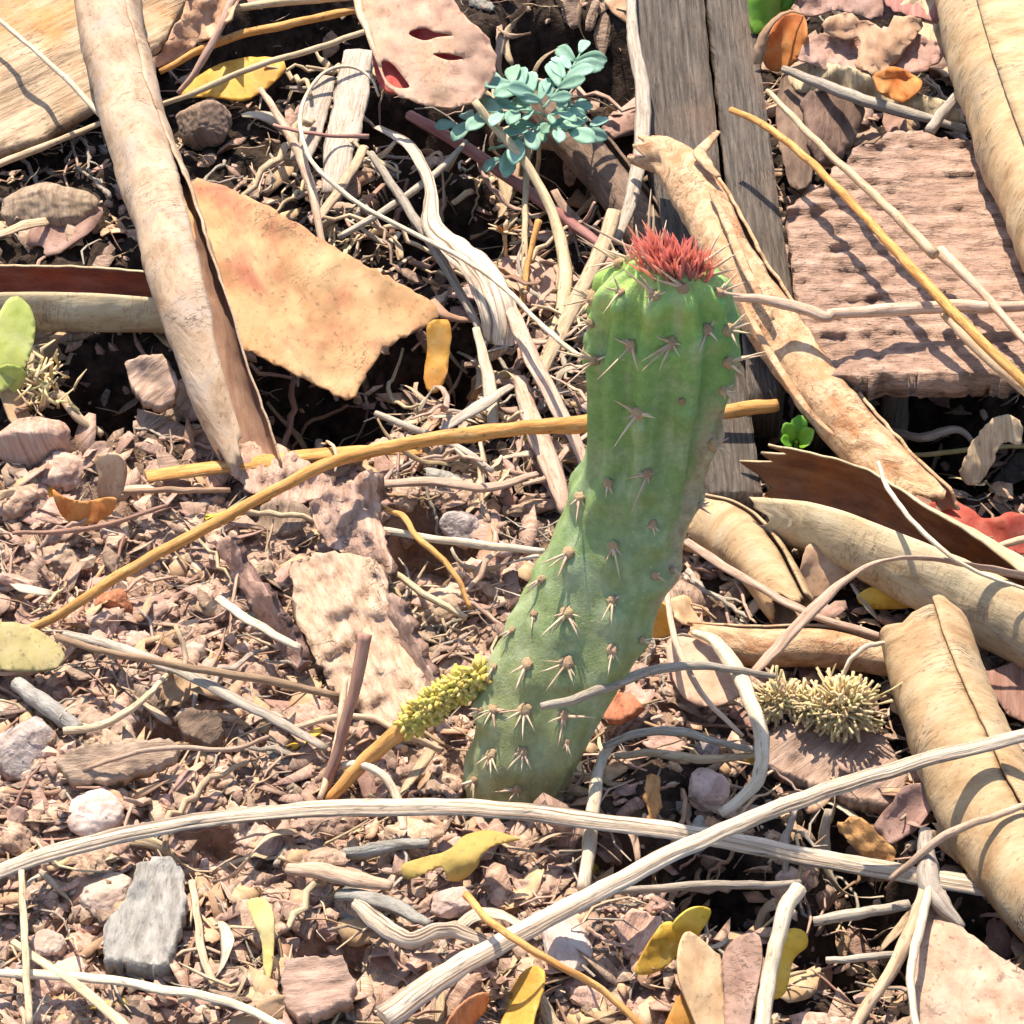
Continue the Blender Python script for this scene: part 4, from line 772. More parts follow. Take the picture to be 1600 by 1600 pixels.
for fi, fr in enumerate(FRONDS):
    fo = make('frond', twig_geo(fr, (2.2, 1.8, 1.2), jitter=.01), TEAL, sdl); C = cr(pxpath(fr), 40); fb = ROOTLOC[fo.name]
    npair = 5 if fi in (0, 1) else 4
    for k in range(npair+1):
        t = (k+.8)/(npair+.8); i = min(39, int(t*39)); p = C[i]; T = C[i]-C[max(0, i-3)]; T /= np.linalg.norm(T); S = np.cross(T, (0, 0, 1)); S /= np.linalg.norm(S)
        for sgn in ((-1, 1) if k < npair else (0,)):
            d = T*.62 + S*sgn*.9 + np.array((0, 0, rr.uniform(-.1, .35))); d /= np.linalg.norm(d)
            L = rr.uniform(.84, 1.08)*(.8 if k in (0, npair) else 1)*(1 if fi != 5 else .7)
            up = np.array((rr.gauss(0, .35), -.55+rr.gauss(0, .3), 1)); y = np.cross(up, d); y /= np.linalg.norm(y); z = np.cross(d, y)
            M = Matrix(((d[0], y[0], z[0], 0), (d[1], y[1], z[1], 0), (d[2], y[2], z[2], 0), (0, 0, 0, 1)))
            link_child('leaflet', LEAFM, fo, Matrix.Translation(Vector(p-fb)*CM) @ M @ Matrix.Diagonal((L, L*rr.uniform(.9, 1.1), L, 1)))
sp2 = thing('green_sprout', 'tiny green sprout rising behind the lip of the red-lined sheath', 'sprout', P(1245, 690, 0))
for (u0, v0, u1, v1, s) in [(1240, 692, 1228, 664, .55), (1244, 690, 1250, 654, .6), (1248, 692, 1270, 672, .6), (1238, 694, 1216, 684, .5), (1250, 694, 1278, 690, .45)]:
    a, b = P(u0, v0, 1.6), P(u1, v1, 2.2); d = (b-a)/np.linalg.norm(b-a); y = np.cross((0, -.6, .8), d); y /= np.linalg.norm(y); z = np.cross(d, y)
    M = Matrix(((d[0], y[0], z[0], 0), (d[1], y[1], z[1], 0), (d[2], y[2], z[2], 0), (0, 0, 0, 1)))
    o = link_child('leaflet', LEAFM, sp2, Matrix.Translation(Vector(a-ROOTLOC[sp2.name])*CM) @ M @ Matrix.Diagonal((s*1.2, s*1.5, s, 1))); o.material_slots[0].link = 'OBJECT'
    for ms in o.material_slots: ms.link = 'OBJECT'; ms.material = FRESH
make('stalk', twig_geo([(1243, 720, -.1), (1244, 705, .9), (1245, 690, 1.7)], (4, 4, 3)), FRESH, sp2)

# ------------------------------------------------------------------ named twigs, straws and stalks
TW = [
 ('long_stalk', 'long cream grooved grass stalk lying across the foot of the cactus', 'stalk', [(-120, 1420, .9), (0, 1362, 1.0), (140, 1318, 1.1), (300, 1286, 1.15), (460, 1268, 1.2), (640, 1262, 1.25), (800, 1268, 1.3), (950, 1286, 1.2), (1100, 1308, 1.1), (1250, 1338, 1.0), (1400, 1364, 1.0), (1560, 1392, 1.0), (1720, 1420, 1.0)], (12, 13, 13, 12, 14, 14, 15, 14, 15, 15, 15, 14), STALK, dict(groove=(5, .22), squash=.7, n=90, seg=15)),
 ('long_stalk', 'long straight pale stalk slanting up over the wide golden tube', 'stalk', [(600, 1592, .9), (700, 1522, 1.1), (850, 1440, 1.4), (1000, 1360, 1.9), (1150, 1290, 2.4), (1300, 1234, 2.9), (1440, 1190, 3.35), (1560, 1160, 3.5), (1720, 1120, 3.6)], (21, 17, 15, 14, 13, 13, 12, 11, 10), STALK, dict(groove=(5, .2), squash=.75, n=80, seg=15)),
 ('orange_twig', 'long thin orange twig curving up from the soil to the cactus edge', 'twig', [(-60, 1040, .6), (0, 1006, .8), (90, 962, 1.1), (190, 898, 1.5), (300, 836, 1.9), (400, 782, 2.3), (520, 722, 2.8), (640, 692, 3.3), (760, 676, 3.9), (850, 666, 4.5), (930, 660, 5.1)], (5, 7, 8, 9, 9, 9, 10, 10, 13, 11, 16), TWIGORANGE, dict(n=80, rough=.22)),
 ('orange_twig', 'stubby yellow-orange twig poking out right of the cactus behind its middle', 'twig', [(1060, 652, 1.9), (1120, 645, 2.0), (1170, 638, 2.1), (1216, 632, 2.1)], (9, 12, 12, 11), TWIGORANGE, dict(rough=.25)),
 ('flat_straw', 'flat golden straw lying under the split end of the diagonal roll', 'straw', [(228, 744, .75), (310, 734, .8), (420, 720, .85), (520, 708, .9), (600, 704, .9), (660, 706, .8)], (14, 16, 16, 15, 12, 7), TWIGORANGE, dict(squash=.4, groove=(6, .08), seg=13)),
 ('red_twig', 'upright reddish-brown broken twig with a pale cut top', 'twig', [(505, 1245, .1), (522, 1190, .9), (545, 1110, 2.0), (562, 1040, 2.9), (570, 990, 3.5)], (9, 9, 9, 10, 12), TWIGRED, dict(rough=.2)),
 ('bleached_stalk', 'bleached curved stem hooking down right of the cactus foot', 'stem', [(1085, 988, 1.2), (1120, 1005, 1.5), (1152, 1050, 1.7), (1178, 1110, 1.7), (1192, 1170, 1.5), (1182, 1222, 1.2), (1148, 1256, .9), (1125, 1272, .7)], (7, 11, 14, 14, 12, 12, 11, 9), WHITE, dict(n=50, squash=.7)),
 ('bleached_stalk', 'bleached stem running down beside the cactus foot beneath the grass stalk', 'stem', [(960, 1160, .7), (938, 1190, .8), (930, 1240, .9), (922, 1310, .7), (910, 1390, .5)], (7, 9, 11, 11, 10), WHITE, dict()),
 ('grey_twig', 'grey twig resting against the lower front of the cactus', 'twig', [(846, 1104, 3.2), (900, 1092, 3.1), (960, 1070, 2.85), (1030, 1046, 2.4), (1100, 1040, 2.1), (1180, 1052, 1.8), (1210, 1058, 1.6)], (6, 8, 8, 8, 7, 6, 4), STRAWGREY, dict(n=46)),
 ('curled_grass', 'brown twisted grass blade arching onto the pale yellow sheath', 'grass blade', [(1176, 1052, 1.2), (1220, 1006, 1.6), (1262, 962, 2.2), (1310, 914, 2.8), (1368, 880, 3.2), (1440, 872, 3.2), (1530, 886, 3.0), (1640, 906, 2.8)], (7, 14, 18, 12, 8, 8, 9, 8), STRAWPINK, dict(squash=.35, twist=1.6, n=60)),
 ('dry_straw', 'pinkish straw slanting from the cactus edge to the foot of the rolled sheath', 'straw', [(1072, 846, 1.4), (1150, 896, 1.5), (1250, 952, 1.3), (1320, 978, 1.1), (1400, 1000, .9)], (8, 9, 8, 8, 6), STRAWPINK, dict(squash=.6)),
 ('white_fibre', 'thin white fibre draped over the pale yellow sheath', 'fibre', [(1372, 722, 3.3), (1390, 768, 3.4), (1430, 818, 3.4), (1480, 864, 3.35), (1530, 896, 3.2), (1620, 926, 3.0)], (3, 4, 4, 4, 3, 2), WHITE, dict(n=40)),
 ('pale_stalk', 'smooth pale stem arching over the wood slab from the narrow board', 'stem', [(1142, 172, 4.2), (1196, 196, 4.4), (1270, 256, 4.7), (1350, 338, 4.9), (1430, 424, 4.9), (1510, 510, 4.6), (1600, 596, 4.2), (1700, 690, 3.6)], (5, 6, 6.5, 7, 8, 8, 8, 7), TWIGORANGE, dict(n=60, rough=.1)),
 ('pale_stalk', 'jointed pale stem lying higher over the slab with a frayed tip', 'stem', [(1200, 142, 3.2), (1236, 180, 3.8), (1300, 244, 4.4), (1380, 318, 4.7), (1460, 398, 4.6)], (4, 5, 6, 7, 9), STRAW, dict(n=44, rough=.12)),
 ('pale_stalk', 'peeling cream stem crossing the lower right of the slab', 'stem', [(1468, 392, 4.4), (1530, 452, 4.2), (1600, 530, 4.0), (1680, 610, 3.8)], (10, 7, 6, 5), STRAWPINK, dict(rough=.25)),
 ('pale_stalk', 'thick cream stem at the slab front edge beneath the arching stem', 'stem', [(1476, 488, 3.75), (1530, 544, 3.8), (1600, 604, 3.8), (1700, 690, 3.6)], (9, 11, 12, 11), STRAW, dict(rough=.15)),
 ('pink_stick', 'jointed pinkish stick running from the cactus crown across the slab', 'stick', [(1120, 464, 4.2), (1180, 466, 4.3), (1240, 478, 4.3), (1292, 496, 4.2), (1298, 490, 4.2), (1400, 484, 4.15), (1500, 478, 4.1), (1556, 480, 4.0), (1680, 476, 3.9)], (5, 8, 9, 8, 11, 10, 10, 8, 8), STRAWPINK, dict(n=60, rough=.15)),
 ('white_fibre', 'long white looping fibre hanging over the tangle left of the cactus', 'fibre', [(592, 150, 2.9), (580, 122, 3.1), (548, 104, 3.3), (510, 112, 3.3), (480, 146, 3.2), (469, 190, 3.1), (478, 232, 3.0), (500, 268, 3.0), (560, 318, 3.0), (640, 362, 3.0), (720, 402, 3.0), (790, 452, 3.1), (840, 502, 3.3), (885, 542, 3.8), (925, 566, 4.4)], (2, 2.5, 3, 3.5, 3.5, 3.5, 4, 4, 4, 4, 4, 4, 4, 4, 3), WHITE, dict(n=90, jitter=.02)),
 ('fibrous_strip', 'frayed cream fibrous strip bending down in the middle of the tangle', 'fibre strip', [(590, 198, 1.9), (640, 228, 2.1), (672, 290, 2.2), (676, 352, 2.2), (710, 386, 2.4), (752, 426, 2.4), (776, 482, 2.0), (780, 530, 1.3), (776, 556, .7)], (6, 10, 9, 9, 16, 24, 27, 28, 22), STALK, dict(squash=.22, groove=(9, .1), n=70, seg=26)),
 ('white_straw', 'flat white straw standing below the frayed fibrous strip', 'straw', [(744, 512, 1.5), (756, 560, 1.1), (766, 610, .7), (770, 668, .3)], (6, 10, 11, 9), WHITE, dict(squash=.4)),
 ('bark_ribbon', 'pinkish bark ribbon running down towards the cactus from the fibrous strip', 'bark', [(782, 440, 1.9), (806, 500, 1.9), (832, 560, 1.7), (868, 630, 1.4), (900, 690, 1.0), (918, 740, .6)], (7, 11, 13, 13, 12, 8), STRAWPINK, dict(squash=.35, n=44, groove=(5, .08), seg=14)),
 ('dry_straw', 'pale straw crossing behind the cactus crown on the left', 'straw', [(960, 330, 2.4), (940, 390, 2.0), (900, 470, 1.5), (856, 560, 1.0), (840, 600, .7)], (12, 14, 13, 13, 9), STRAW, dict(squash=.5)),
 ('grass_stalk', 'flat grey-cream grass stem standing along the left side of the wide board', 'grass stem', [(982, -60, 3.0), (990, 60, 2.8), (1004, 140, 2.6), (1002, 230, 2.4), (986, 310, 2.1), (960, 380, 1.7)], (9, 8, 12, 13, 12, 10), STRAWGREY, dict(squash=.45)),
 ('white_twig', 'thin white twig lying against the streaked sheath', 'twig', [(-40, 0, 3.4), (0, 34, 3.3), (60, 84, 3.1), (120, 140, 2.9), (162, 186, 2.7)], (3, 4, 4, 5, 5), WHITE, dict()),
 ('grass_stalk', 'dark orange grass stem crossing the shade left of the holed leaf', 'grass stem', [(250, 112, 1.5), (350, 62, 2.0), (460, 36, 2.1), (570, 12, 2.0)], (5, 7, 7, 6), TWIGORANGE, dict()),
 ('grass_stalk', 'thin olive grass stem over the dull golden leaf', 'grass stem', [(240, 168, 1.2), (300, 146, 1.9), (400, 104, 2.3), (500, 74, 2.4), (590, 42, 2.3)], (4, 5, 5, 5, 4), STRAW, dict()),
 ('grass_stalk', 'pale grass stem along the top behind the holed leaf', 'grass stem', [(360, 14, 2.4), (450, 2, 2.4), (560, -8, 2.4), (640, -30, 2.4)], (6, 7, 7, 6), STRAW, dict()),
 ('grass_stalk', 'pinkish grass stem leaning against the crumpled leaf scrap', 'grass stem', [(372, -20, 3.2), (340, 50, 2.6), (306, 110, 1.8), (278, 146, 1.2)], (7, 7, 6, 4), STRAWPINK, dict()),
 ('pale_straw', 'pale straw under the streaked sheath edge', 'straw', [(-60, 280, 1.2), (20, 248, 1.3), (100, 216, 1.3), (170, 188, 1.2)], (6, 6, 5, 4), STRAW, dict()),
 ('brown_twig', 'slender brown twig descending past the loop of white fibre', 'twig', [(408, 140, 2.4), (440, 190, 2.3), (468, 240, 2.2), (488, 300, 2.0), (500, 360, 1.7), (505, 390, 1.5)], (5, 6, 8, 8, 7, 5), STRAWPINK, dict()),
 ('brown_twig', 'fine red-brown twig lying across the loop of white fibre', 'twig', [(428, 196, 2.7), (470, 206, 2.8), (520, 212, 2.8), (576, 214, 2.7)], (3, 3, 3, 4), TWIGRED, dict()),
 ('grey_straw', 'broad grey shaded straw behind the white fibre loop', 'straw', [(560, 80, 1.2), (548, 160, 1.1), (530, 240, 1.0), (520, 300, .8)], (24, 28, 26, 18), STRAWGREY, dict(squash=.2, seg=12)),
 ('grey_straw', 'second broad grey straw left of the shaded one', 'straw', [(510, 120, 1.0), (490, 180, 1.0), (470, 250, .9)], (16, 24, 18), STRAWGREY, dict(squash=.2, seg=12)),
 ('dry_straw', 'tan straw slanting across the tangle below the fibre loop', 'straw', [(570, 230, 1.6), (548, 270, 1.5), (520, 310, 1.3), (490, 350, 1.1)], (8, 9, 9, 7), STRAW, dict(squash=.5)),
 ('dry_straw', 'long tan straw running down the tangle to the white flat straw', 'straw', [(580, 240, 1.7), (620, 300, 1.8), (668, 372, 1.9), (710, 440, 1.7), (742, 500, 1.4), (756, 540, 1.2)], (6, 7, 8, 8, 7, 6), STRAWGREY, dict()),
 ('dry_straw', 'straight grey straw pointing up right across the tangle', 'straw', [(530, 370, 1.3), (600, 330, 1.5), (670, 280, 1.6), (730, 222, 1.6)], (5, 6, 6, 4), STRAWGREY, dict()),
 ('brown_stick', 'brown stick slanting from the holed leaf to the cactus crown', 'stick', [(640, 180, 1.2), (720, 226, 1.2), (800, 280, 1.1), (880, 340, 1.0), (950, 392, .9)], (9, 10, 10, 9, 8), TWIGRED, dict()),
 ('dry_straw', 'tan stem rising beside the leaf stalk below the seedling', 'straw', [(824, 205, 2.0), (822, 280, 1.6), (820, 350, 1.2), (818, 440, .8), (815, 500, .5)], (6, 5, 5, 5, 4), STRAW, dict()),
 ('orange_stalk', 'short orange stem standing left of the cactus crown', 'stem', [(842, 345, 2.0), (830, 390, 1.6), (820, 440, 1.2), (814, 490, .8)], (6, 4, 5, 4), TWIGORANGE, dict()),
 ('pale_twig', 'pale upright jointed twig in front of the golden leaf by the forked leaf', 'twig', [(1248, 1388, 2.2), (1228, 1420, 2.1), (1214, 1470, 1.8), (1200, 1540, 1.4), (1186, 1640, 1.0)], (14, 13, 12, 13, 13), WHITE, dict(rough=.12)),
 ('yellow_twig', 'thin yellow forked twig crossing beneath the straight stalk', 'twig', [(728, 1398, 1.0), (756, 1430, 1.6), (800, 1466, 2.1), (870, 1506, 2.0), (940, 1546, 1.7), (1010, 1610, 1.3)], (7, 6, 6, 6, 6, 6), TWIGORANGE, dict()),
 ('bleached_straw', 'bleached straw reaching over the litter left of the reddish twig', 'straw', [(340, 935, 1.0), (380, 962, 1.2), (430, 992, 1.3), (470, 1012, 1.2)], (8, 9, 9, 7), WHITE, dict(squash=.5)),
 ('grey_straw', 'long weathered grey straw slanting towards the cactus foot on the left', 'straw', [(100, 990, .9), (180, 1010, 1.0), (280, 1048, 1.1), (370, 1094, 1.1), (440, 1130, .9), (510, 1170, .7)], (7, 9, 10, 10, 9, 7), STRAWGREY, dict(squash=.6, groove=(5, .1), seg=12, n=44)),
 ('brown_twig', 'thin brown twig crossing the weathered grey straw', 'twig', [(90, 996, 1.4), (180, 1022, 1.5), (290, 1042, 1.5), (400, 1060, 1.4), (530, 1088, 1.2)], (6, 5, 6, 7, 6), STRAWBROWN, dict()),
 ('dry_straw', 'thin tan straw arching over the long flat wood chip', 'straw', [(130, 1204, .8), (200, 1180, 1.2), (280, 1168, 1.3), (360, 1172, 1.1), (420, 1150, .9)], (3, 4, 4, 4, 3), STRAWPINK, dict()),
 ('pale_twig', 'crooked pale twig above the long flat wood chip', 'twig', [(100, 1142, .9), (150, 1136, 1.0), (190, 1118, 1.1), (230, 1088, 1.2), (262, 1052, 1.0)], (6, 6, 6, 5, 4), STRAW, dict()),
 ('grey_stick', 'grey stick wedged beside the speckled boulder-like stone', 'stick', [(26, 1068, .6), (60, 1094, .7), (100, 1124, .7), (124, 1142, .6)], (12, 15, 15, 12), CHIPGREY, dict(rough=.2)),
 ('crooked_stick', 'crooked split stick lying below the wavy yellow leaf', 'stick', [(556, 1412, .8), (590, 1440, .9), (640, 1470, .9), (680, 1454, .9), (720, 1456, .8), (770, 1476, .7)], (9, 14, 14, 13, 13, 8), STALK, dict(rough=.3, groove=(4, .1), seg=12)),
 ('wood_splinter', 'thick pale splinter at the left of the wavy yellow leaf', 'splinter', [(450, 1356, .7), (500, 1362, .8), (560, 1374, .8), (612, 1386, .7)], (11, 15, 16, 9), STRAWPINK, dict(squash=.7, rough=.25)),
 ('wood_splinter', 'grey splinter lying under the thick pale one', 'splinter', [(528, 1396, .5), (570, 1402, .6), (620, 1418, .6), (672, 1444, .5)], (10, 15, 15, 8), CHIPGREY, dict(squash=.6, rough=.3)),
 ('grey_stick', 'short knobbly grey stick above the thick pale splinter', 'stick', [(538, 1334, .6), (580, 1328, .7), (620, 1320, .7), (672, 1318, .6)], (10, 11, 9, 7), CHIPGREY, dict(rough=.35)),
 ('grey_straw', 'long bleached straw along the bottom past the brown wood chip', 'straw', [(-60, 1518, .9), (0, 1520, .9), (140, 1528, 1.0), (260, 1546, 1.0), (360, 1566, .9), (470, 1620, .8)], (7, 9, 9, 9, 8, 8), WHITE, dict(squash=.6, n=40)),
 ('grey_straw', 'bleached forked straw slanting down at the bottom beside the pale one', 'straw', [(20, 1470, .8), (60, 1500, .95), (120, 1540, 1.0), (190, 1600, .9), (240, 1660, .8)], (6, 8, 9, 10, 9), STRAW, dict(squash=.6)),
 ('upright_straw', 'flat tan straw lying over the left end of the bleached straw', 'straw', [(34, 1360, 1.3), (36, 1430, 1.3), (40, 1500, 1.4), (46, 1600, 1.0)], (5, 6, 6, 6), STRAW, dict(squash=.4)),
 ('dry_straw', 'tan straw to the right of the grey wood chip', 'straw', [(300, 1376, 1.0), (308, 1430, 1.0), (316, 1490, .9), (336, 1540, .7)], (6, 6, 7, 6), STRAW, dict(squash=.5)),
 ('white_stalk', 'thin white stem arching to the cream catkin', 'stem', [(1316, 1058, 1.3), (1330, 1030, 1.7), (1356, 1010, 1.9), (1400, 1004, 1.8)], (4, 4, 4, 3), WHITE, dict()),
 ('pinkish_twig', 'curved pinkish twig leaning on the wide golden tube and the forked stalk', 'twig', [(1392, 1374, 1.5), (1430, 1342, 2.0), (1476, 1306, 2.6), (1530, 1284, 2.8), (1600, 1260, 2.9)], (5, 6, 7, 6, 5), STRAWPINK, dict()),
 ('grey_stick', 'pale stick beneath the crossing of the long stalks', 'stick', [(960, 1392, .6), (1100, 1384, .8), (1200, 1382, .8), (1250, 1380, .7)], (5, 7, 7, 5), STRAWGREY, dict()),
 ('grey_stick', 'short grey stick in the hollow under the long grass stalk end', 'stick', [(1270, 1440, .6), (1330, 1430, .8), (1420, 1414, .8)], (8, 9, 8), STRAWGREY, dict()),
 ('grey_stick', 'short grey twig below the hollow beside the forked stalk', 'stick', [(1290, 1500, .8), (1340, 1498, .9), (1400, 1490, .8)], (5, 6, 5), STRAWGREY, dict()),
 ('pale_straw', 'pale straw lying above the bleached stem by the cactus foot', 'straw', [(942, 1166, 1.0), (1000, 1146, 1.2), (1060, 1144, 1.2), (1130, 1162, 1.0), (1180, 1172, .9)], (5, 7, 7, 6, 5), STRAWGREY, dict()),
 ('pale_straw', 'second pale straw just under the first by the cactus foot', 'straw', [(960, 1182, .7), (1020, 1176, .8), (1100, 1186, .8), (1180, 1180, .7)], (5, 7, 7, 5), STRAW, dict()),
 ('thin_twig', 'thin brown twig hanging over the pink leaf by the bleached hook', 'twig', [(1042, 918, 2.2), (1050, 980, 2.1), (1072, 1040, 2.0), (1106, 1096, 1.8), (1160, 1150, 1.4)], (5, 5, 5, 5, 3), STRAWPINK, dict()),
 ('orange_stalk', 'thin curly orange stem bending over the dark hollow left of the cactus', 'stem', [(596, 792, 1.5), (632, 808, 1.8), (650, 838, 1.9), (690, 872, 1.9), (716, 906, 1.7), (734, 950, 1.3)], (4, 5, 5, 5, 5, 4), TWIGORANGE, dict()),
 ('pale_stalk', 'straight pale stem pointing at the cactus over the dark hollow', 'stem', [(600, 828, 1.3), (680, 842, 1.6), (760, 852, 1.8), (850, 862, 2.0)], (6, 6, 7, 5), WHITE, dict()),
 ('pale_straw', 'pale straw slanting through the dark hollow', 'straw', [(616, 896, .8), (670, 932, .9), (728, 966, .8)], (5, 6, 5), STRAW, dict()),
 ('dry_straw', 'brown bark straw lying below the orange twig near the cactus', 'straw', [(600, 756, .8), (680, 752, .9), (760, 762, .9), (840, 740, .8)], (8, 10, 9, 6), STRAWPINK, dict(squash=.6)),
 ('pale_straw', 'straw lying under the long orange twig near its middle', 'straw', [(588, 646, .9), (650, 672, 1.0), (720, 702, .9), (770, 736, .8)], (5, 6, 6, 5), STRAWGREY, dict()),
 ('pale_straw', 'grey leaf-like straw in the shade right of the upright yellow leaf', 'straw', [(690, 672, .7), (740, 640, .9), (800, 602, .9)], (8, 13, 7), STRAWGREY, dict(squash=.3)),
 ('fibrous_strip', 'tan bark fibre standing close behind the cactus waist', 'fibre strip', [(812, 590, .8), (826, 640, .9), (850, 700, .9), (872, 760, .8), (884, 800, .6)], (10, 13, 16, 16, 10), STRAWPINK, dict(squash=.4, groove=(6, .1), seg=16)),
 ('curved_stalk', 'long dead stem edge curving in front of the leaf heap', 'stem', [(1224, 108, 2.6), (1280, 130, 2.7), (1360, 160, 2.6), (1440, 182, 2.5), (1510, 204, 2.4)], (6, 9, 10, 9, 5), STRAWGREY, dict()),
 ('grey_stub', 'short grey stub leaning on the slab top beside the thick roll', 'stick', [(1452, 206, 3.6), (1474, 176, 3.9), (1498, 148, 4.2)], (9, 10, 8), STRAWGREY, dict()),
 ('slanting_straw', 'tan straw at the right edge under the red-brown leaf', 'straw', [(1530, 862, .9), (1580, 848, 1.3), (1650, 830, 1.4)], (5, 6, 5), STRAW, dict()),
 ('bent_twig', 'bent pale twig in the dark gap under the slab', 'twig', [(1390, 672, .7), (1440, 684, .9), (1472, 674, 1.1), (1500, 672, 1.1), (1520, 690, .9)], (5, 6, 8, 7, 4), STRAWGREY, dict()),
 ('grass_stalk', 'thin green-tinged stem low in the gap under the slab', 'grass stem', [(1380, 710, .6), (1450, 710, .7), (1540, 700, .8), (1640, 696, .8)], (3, 4, 4, 3), OLIVE, dict()),
 ('curved_root', 'pale curved rootlet arching over the foot of the yellow fuzzy stalk', 'root', [(520, 1200, .5), (560, 1194, 1.0), (600, 1212, 1.0), (622, 1250, .7), (632, 1300, .4)], (6, 7, 7, 7, 7), WHITE, dict()),
 ('dry_straw', 'thin tan straw running from the reddish twig towards the cactus foot', 'straw', [(450, 1138, .8), (520, 1122, 1.1), (580, 1122, 1.3), (640, 1150, 1.2), (690, 1172, .8)], (4, 5, 5, 6, 5), STRAW, dict()),
 ('dry_straw', 'upright tan straw splitting beside the reddish twig', 'straw', [(540, 1060, 1.6), (532, 1120, 1.2), (522, 1180, .8), (500, 1250, .3)], (5, 6, 6, 5), STRAW, dict()),
 ('thin_twig', 'thin brown straight twig above the cupped tan leaf', 'twig', [(190, 768, .9), (260, 766, 1.0), (360, 766, .9)], (4, 5, 4), STRAWBROWN, dict()),
 ('thin_twig', 'thin brown bent twig below the cupped tan leaf', 'twig', [(20, 834, .8), (100, 830, 1.0), (180, 816, 1.1), (260, 790, 1.0)], (3, 4, 4, 3), STRAWBROWN, dict()),
]
for nm, lab, cat, pts, r, m, kw in TW: twig(nm, lab, cat, pts, r, m, **kw)

# yellow fuzzy flower stalk and cream catkin
fs = thing('flower_stalk', 'orange stalk with fluffy yellow florets at its upper end by the cactus foot', 'flower stalk', P(515, 1250, 0))
make('stalk', twig_geo([(514, 1250, .2), (560, 1200, .9), (620, 1146, 1.7), (680, 1098, 2.4), (745, 1058, 3.1)], (9, 12, 14, 13, 9)), TWIGORANGE, fs)
C = cr(pxpath([(640, 1130, 1.95), (690, 1092, 2.5), (752, 1054, 3.15)]), 60); gl = []
rr = random.Random(3)
for k in range(900):
    i = rr.randrange(60); p = C[i]; d = np.array([rr.gauss(0, 1), rr.gauss(-.2, 1), rr.gauss(.1, 1)]); d /= np.linalg.norm(d); L = rr.uniform(.14, .36); q = p + d*.12
    gl.append(tube(np.array([q, q+d*L*.6, q+d*L + np.array([rr.gauss(0, .04) for _ in range(3)])]), [.03, .075, .035], 5))
o = make('florets', join(gl), FLUFF, fs); o['kind'] = 'stuff'
ck = thing('catkin', 'fluffy cream catkin lying left of the wide golden tube', 'catkin', P(1290, 1140, 0))
CP = [(1195, 1100, .8), (1240, 1092, 1.0), (1290, 1108, 1.1), (1330, 1106, 1.2), (1360, 1100, 1.2)]
make('stalk', twig_geo(CP, (6, 8, 9, 8, 6)), STRAW, ck); C = cr(pxpath(CP), 60); gl = []
bc = P(1318, 1104, 1.15)
for k in range(1000):
    if k < 600:
        d = np.array([rr.gauss(.15, 1), rr.gauss(-.15, 1), rr.gauss(.2, .9)]); d /= np.linalg.norm(d); p = bc + np.array((rr.gauss(0, .22), rr.gauss(0, .15), rr.gauss(0, .1))); L = rr.uniform(.4, .75)
    else:
        i = rr.randrange(0, 40); p = C[i]; d = np.array([rr.gauss(0, 1), rr.gauss(-.2, 1), rr.gauss(.1, .8)]); d /= np.linalg.norm(d); L = rr.uniform(.2, .55)
    b = np.array([rr.gauss(0, .17) for _ in range(3)])
    gl.append(tube(np.array([p, p+d*L*.5+b*.6, p+d*L+b]), [.02, .024, .042], 4))
o = make('stamens', join(gl), CATKIN, ck); o['kind'] = 'stuff'
fl = thing('floret_cluster', 'withered yellowish floret cluster beside the pale lime leaf', 'florets', P(70, 640, 0)); gl = []
for k in range(46):
    p = P(70+rr.gauss(0, 26), 606+rr.gauss(0, 22), rr.uniform(.3, .9)); d = np.array([rr.gauss(0, .8), rr.gauss(0, .6), 1]); d /= np.linalg.norm(d); L = rr.uniform(.4, .9); b = np.array([rr.gauss(0, .15) for _ in range(3)])
    gl.append(tube(np.array([p, p+d*L*.5+b, p+d*L]), [.05, .07, .03], 5, .5))
o = make('florets', join(gl), CATKIN, fl); o['kind'] = 'stuff'
make('stalk', twig_geo([(60, 640, .2), (90, 616, .6), (120, 650, .5), (160, 680, .3)], (6, 8, 8, 5)), STRAW, fl)
df = thing('dried_flower', 'small dried cream and orange flower left of the cactus crown', 'dried flower', P(790, 380, 0))
for k in range(9):
    a = k*.7; p = P(788, 366, 1.2); q = p + np.array((math.cos(a)*.5, math.sin(a)*.25-.1, .35+.2*math.sin(a*2)))
    make('petal', tube(np.array([p, (p+q)/2+np.array((0, 0, .06)), q]), [.03, .09, .03], 6, .35), STRAW if k % 3 else ORANGE, df)
make('stalk', twig_geo([(792, 410, .0), (790, 390, .6), (788, 366, 1.2)], (3, 3, 4)), STRAW, df)

# ------------------------------------------------------------------ stones and wood chips with a place of their own
stone('stone', 'large speckled grey-pink stone half buried at the left edge of the soil', 'stone', 36, 1172, 62, 52, STONEGREY, .25, .75)
stone('stone', 'pale pink and white smooth stone just above the long grass stalk', 'stone', 150, 1272, 47, 36, QUARTZ, .35, .7)
stone('stone', 'pink stone behind the grey wood chip', 'stone', 172, 1398, 46, 38, STONE, .25, .6)
stone('stone', 'small round pink stone near the bleached straws', 'stone', 76, 1480, 32, 28, STONE, .2, .7)
stone('stone', 'long white-pink stone under the straight pale stalk', 'stone', 884, 1470, 38, 66, QUARTZ, .4, .8)
stone('stone', 'reddish clod of soil beside the lime leaf', 'stone', 50, 690, 66, 40, CHIPPINK, .2, .6)
stone('stone', 'round mauve stone beside the wavy yellow leaf', 'stone', 704, 1412, 34, 26, STONE, .3, .8)
stone('stone', 'pale crumbly stone with cracks near the bleached hook', 'stone', 1106, 1236, 34, 36, STONE, .3, .9)
stone('stone', 'small reddish-orange clod beneath the orange twig', 'stone', 176, 944, 30, 22, CHIPORANGE, .3, .8)
stone('stone', 'grey-green stone deep in the dark hollow', 'stone', 720, 826, 32, 26, STONEGREY, .1, .9)
